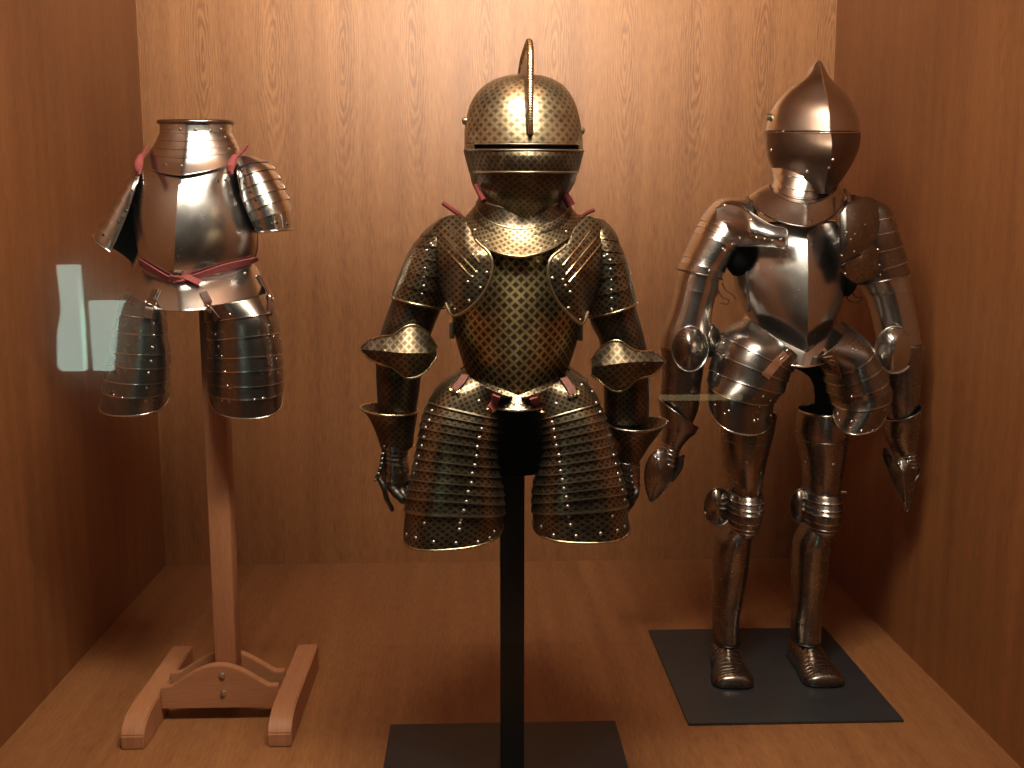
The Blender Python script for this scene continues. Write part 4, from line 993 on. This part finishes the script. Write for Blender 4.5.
        rivets([(655, 457), (659, 460)] if side == 0 else [(899, 464), (908, 462), (914, 466)], BVHobjs('hand_plate'), .005, M_EDGE)
    # legs
    q = Y + .0
    for side in (0, 1):
        if side == 0:
            T_ = Surf([row(722, 412, 776, 412, q, .075, .07), row(721, 433, 772, 433, q, .075, .07), row(723, 460, 765, 460, q, .070, .065), row(728, 482, 761, 482, q, .062, .06), row(729, 492, 759, 492, q, .062, .058)])
            K_ = Surf([row(728, 490, 760, 490, q, .066, .06), row(727, 500, 760, 500, q, .072, .06), row(727, 511, 759, 511, q, .074, .06), row(729, 522, 756, 522, q, .066, .058), row(730, 531, 753, 531, q, .056, .055)])
            G_ = Surf([row(714, 530, 749, 530, q, .055, .06), row(712, 545, 747.5, 545, q, .055, .07), row(711.5, 570, 746, 570, q, .052, .075), row(711.5, 595, 742, 595, q, .046, .065), row(712.5, 620, 738.5, 620, q, .042, .05), row(713, 640, 739, 640, q, .044, .05)])
            G_ = Surf([row(730, 524, 752, 524, q, .050, .05), row(721, 534, 751, 534, q, .054, .06), row(716, 545, 749.5, 545, q, .055, .07), row(713, 570, 747, 570, q, .052, .075), row(712, 595, 743, 595, q, .046, .065), row(712.5, 620, 738.5, 620, q, .042, .05), row(713, 640, 739, 640, q, .044, .05)])
            wing = (718, 507, 14, 19); wx = (706, 493, 704.6, 514)
            ank = at(726, 641, q); toe = Vector((at(735, 688, 2.085).x, 2.10, 0))
        else:
            T_ = Surf([row(800, 410, 842, 408, q, .075, .07), row(797, 433, 846, 430, q, .078, .07), row(802, 460, 843, 458, q, .070, .065), row(804, 480, 840, 480, q, .062, .06), row(804, 490, 838, 490, q, .062, .058)])
            K_ = Surf([row(803, 489, 838, 489, q, .066, .06), row(803, 500, 838, 500, q, .072, .06), row(802, 511, 837, 511, q, .074, .06), row(804, 522, 834, 522, q, .066, .058), row(806, 530, 831, 530, q, .056, .055)])
            G_ = Surf([row(805, 522, 829, 522, q, .050, .05), row(798, 534, 830.5, 534, q, .054, .06), row(795, 545, 829.5, 545, q, .055, .07), row(794, 570, 827, 570, q, .052, .075), row(793.5, 595, 822, 595, q, .046, .065), row(792, 620, 820, 620, q, .042, .05), row(791, 639, 820, 639, q, .044, .05)])
            wing = (801, 506, 12, 17); wx = (847, 492, 847, 492)
            ank = at(806, 640, q); toe = Vector((at(827, 688, 2.085).x, 2.10, 0))
        cu = shell('thigh_plate', T_, M_STEELP, t, nt=24, nth=64, label='dark etched thigh plate')
        rim('rolled_edge', T_, 1.2, (20, 160), .0012, M_STEELD, cu, off=.0005)
        kn = shell('knee_plate', K_, M_STEELD, t, nt=40, nth=64, lames=(.7, 1.3, 1.75, 2.5, 3.1, 3.5), step=.0045, edge=M_EDGE)
        wg = dome('knee_wing', circ(wing[0], wing[1], wing[2], wing[3], q - .01, .01), (wing[0], wing[1], q - .012), .014, M_STEELP, t, edge_r=.0012, edge_mat=M_STEELD)
        P = at(wx[0], wx[1], q - .01)
        gr = shell('greave', G_, M_STEELP if side else M_STEELP, t, nt=30, nth=64)
        rim('rolled_edge', G_, G_.n, (0, 360), .0022, M_IRON, gr, n=50)
        # shoe
        d = (toe - Vector((ank.x, ank.y, 0))); d.z = 0; d.normalize(); sdir = Vector((-d.y, d.x, 0)); sdir = -sdir if sdir.x < 0 else sdir
        z0 = .009; a0 = Vector((ank.x, ank.y, 0)); hz = ank.z + .005
        Lf = (toe - a0).length + .018
        keys = []
        for (f, w, h_) in ((-.42, .006, .03), (-.40, .020, .05), (-.28, .030, hz * .95), (-.05, .033, hz), (.16, .034, hz * .93), (.38, .036, hz * .74), (.60, .042, hz * .55), (.80, .044, hz * .46), (.93, .038, hz * .40), (.985, .024, hz * .26), (1.0, .010, hz * .12)):
            M = a0 + d * Lf * f + Vector((0, 0, z0 + .004)); keys.append((M, sdir * w, Vector((0, 0, max(h_ - .004, .004))), Vector((0, 0, -.004)), 0.12))
        S = Surf(keys, e=.8)
        so = shell('sabaton', S, M_STEELP, t, nt=80, nth=48, lames=[4.2 + .42 * i for i in range(9)], step=.0012, capt=True, capb=True, edge=M_STEELD, thick=0, label='laminated steel shoe')
        sp = Surf([(k_[0] - Vector((0, 0, .003)), k_[1] * 1.04, Vector((0, 0, .003)), Vector((0, 0, -.002)), 0) for k_ in keys], e=.6)
        shell('sole', sp, M_BLACK, so, nt=30, nth=30, capt=True, capb=True, thick=0)
    rivets([(x / 4.8 + 690, y / 4.8 + 400) for x, y in ((115, 442), (73, 543), (272, 300), (340, 350), (328, 450), (555, 298), (690, 310), (510, 155))], BVHobjs('knee_wing') + BVHobjs('thigh_plate') + BVHobjs('knee_plate'), .0035, M_EDGE)
    for x, y in ((846, 492),):
        P = at(x, y, q); tube('knee_pin', [P + Vector((-.024, 0, 0)), P], .003, M_EDGE, t, seg=8)
    # black core seen above the right knee
    c = Surf([row(770, 300, 822, 300, Y, .06, .05), row(770, 352, 824, 352, Y, .07, .05), row(812, 380, 838, 380, Y, .03, .03), row(813, 425, 838, 425, Y, .03, .03)])
    shell('body_form', c, M_BLKCLOTH, t, nt=14, nth=30, thick=0, capt=True, capb=True, label='black padded mannequin form')
right_armor()

# ------------------------------------------------------------------ gallery things seen only as reflections in the case glass
def mirror(px, py, D):
    """where a thing in the gallery has to stand so that the front pane mirrors it at this spot"""
    p = at(px, py, GLY + D); return Vector((p.x, GLY - D, p.z))
def opening(name, pts, D, mat, label):
    P = [mirror(x, y, D) for x, y in pts]; y = P[0].y
    o = thing(name, label, 'window', (sum(p.x for p in P) / len(P), y, sum(p.z for p in P) / len(P)))
    vs = [Vector((p.x, y, p.z)) for p in P] + [Vector((p.x, y - .05, p.z)) for p in P]; n = len(P)
    fs = [tuple(range(n)), tuple(reversed(range(n, 2 * n)))] + [(i, i + n, (i + 1) % n + n, (i + 1) % n) for i in range(n)]
    addmesh('pane', vs, fs, mat, o, smooth=False)
M_DAY = emit('daylit_opening', (.56, .78, .66), 6.5)
opening('gallery_window', [(57, 265), (77, 265), (79, 290), (82, 330), (84, 371), (62, 371), (58, 366), (58, 332), (62, 310)], 3.4, M_DAY, 'pale lit gallery opening mirrored at the left of the glass')
opening('gallery_window', [(89, 301), (122, 301), (116, 318), (113, 345), (111, 371), (94, 370)], 3.4, M_DAY, 'smaller lit gallery opening mirrored beside the left tasset')
M_STREAK = emit('gallery_strip_lamp', (.85, .62, .30), 1.5)
P0 = mirror(660, 395, 2.6); P1 = mirror(742, 400, 2.6)
o = thing('strip_lamp', 'thin warm strip lamp mirrored as a streak beside the steel gauntlet', 'lamp', ((P0.x + P1.x) / 2, P0.y, P0.z))
box('tube', P0.x, P1.x, P0.y - .02, P0.y, P1.z, P0.z, M_STREAK, o, bev=.004)
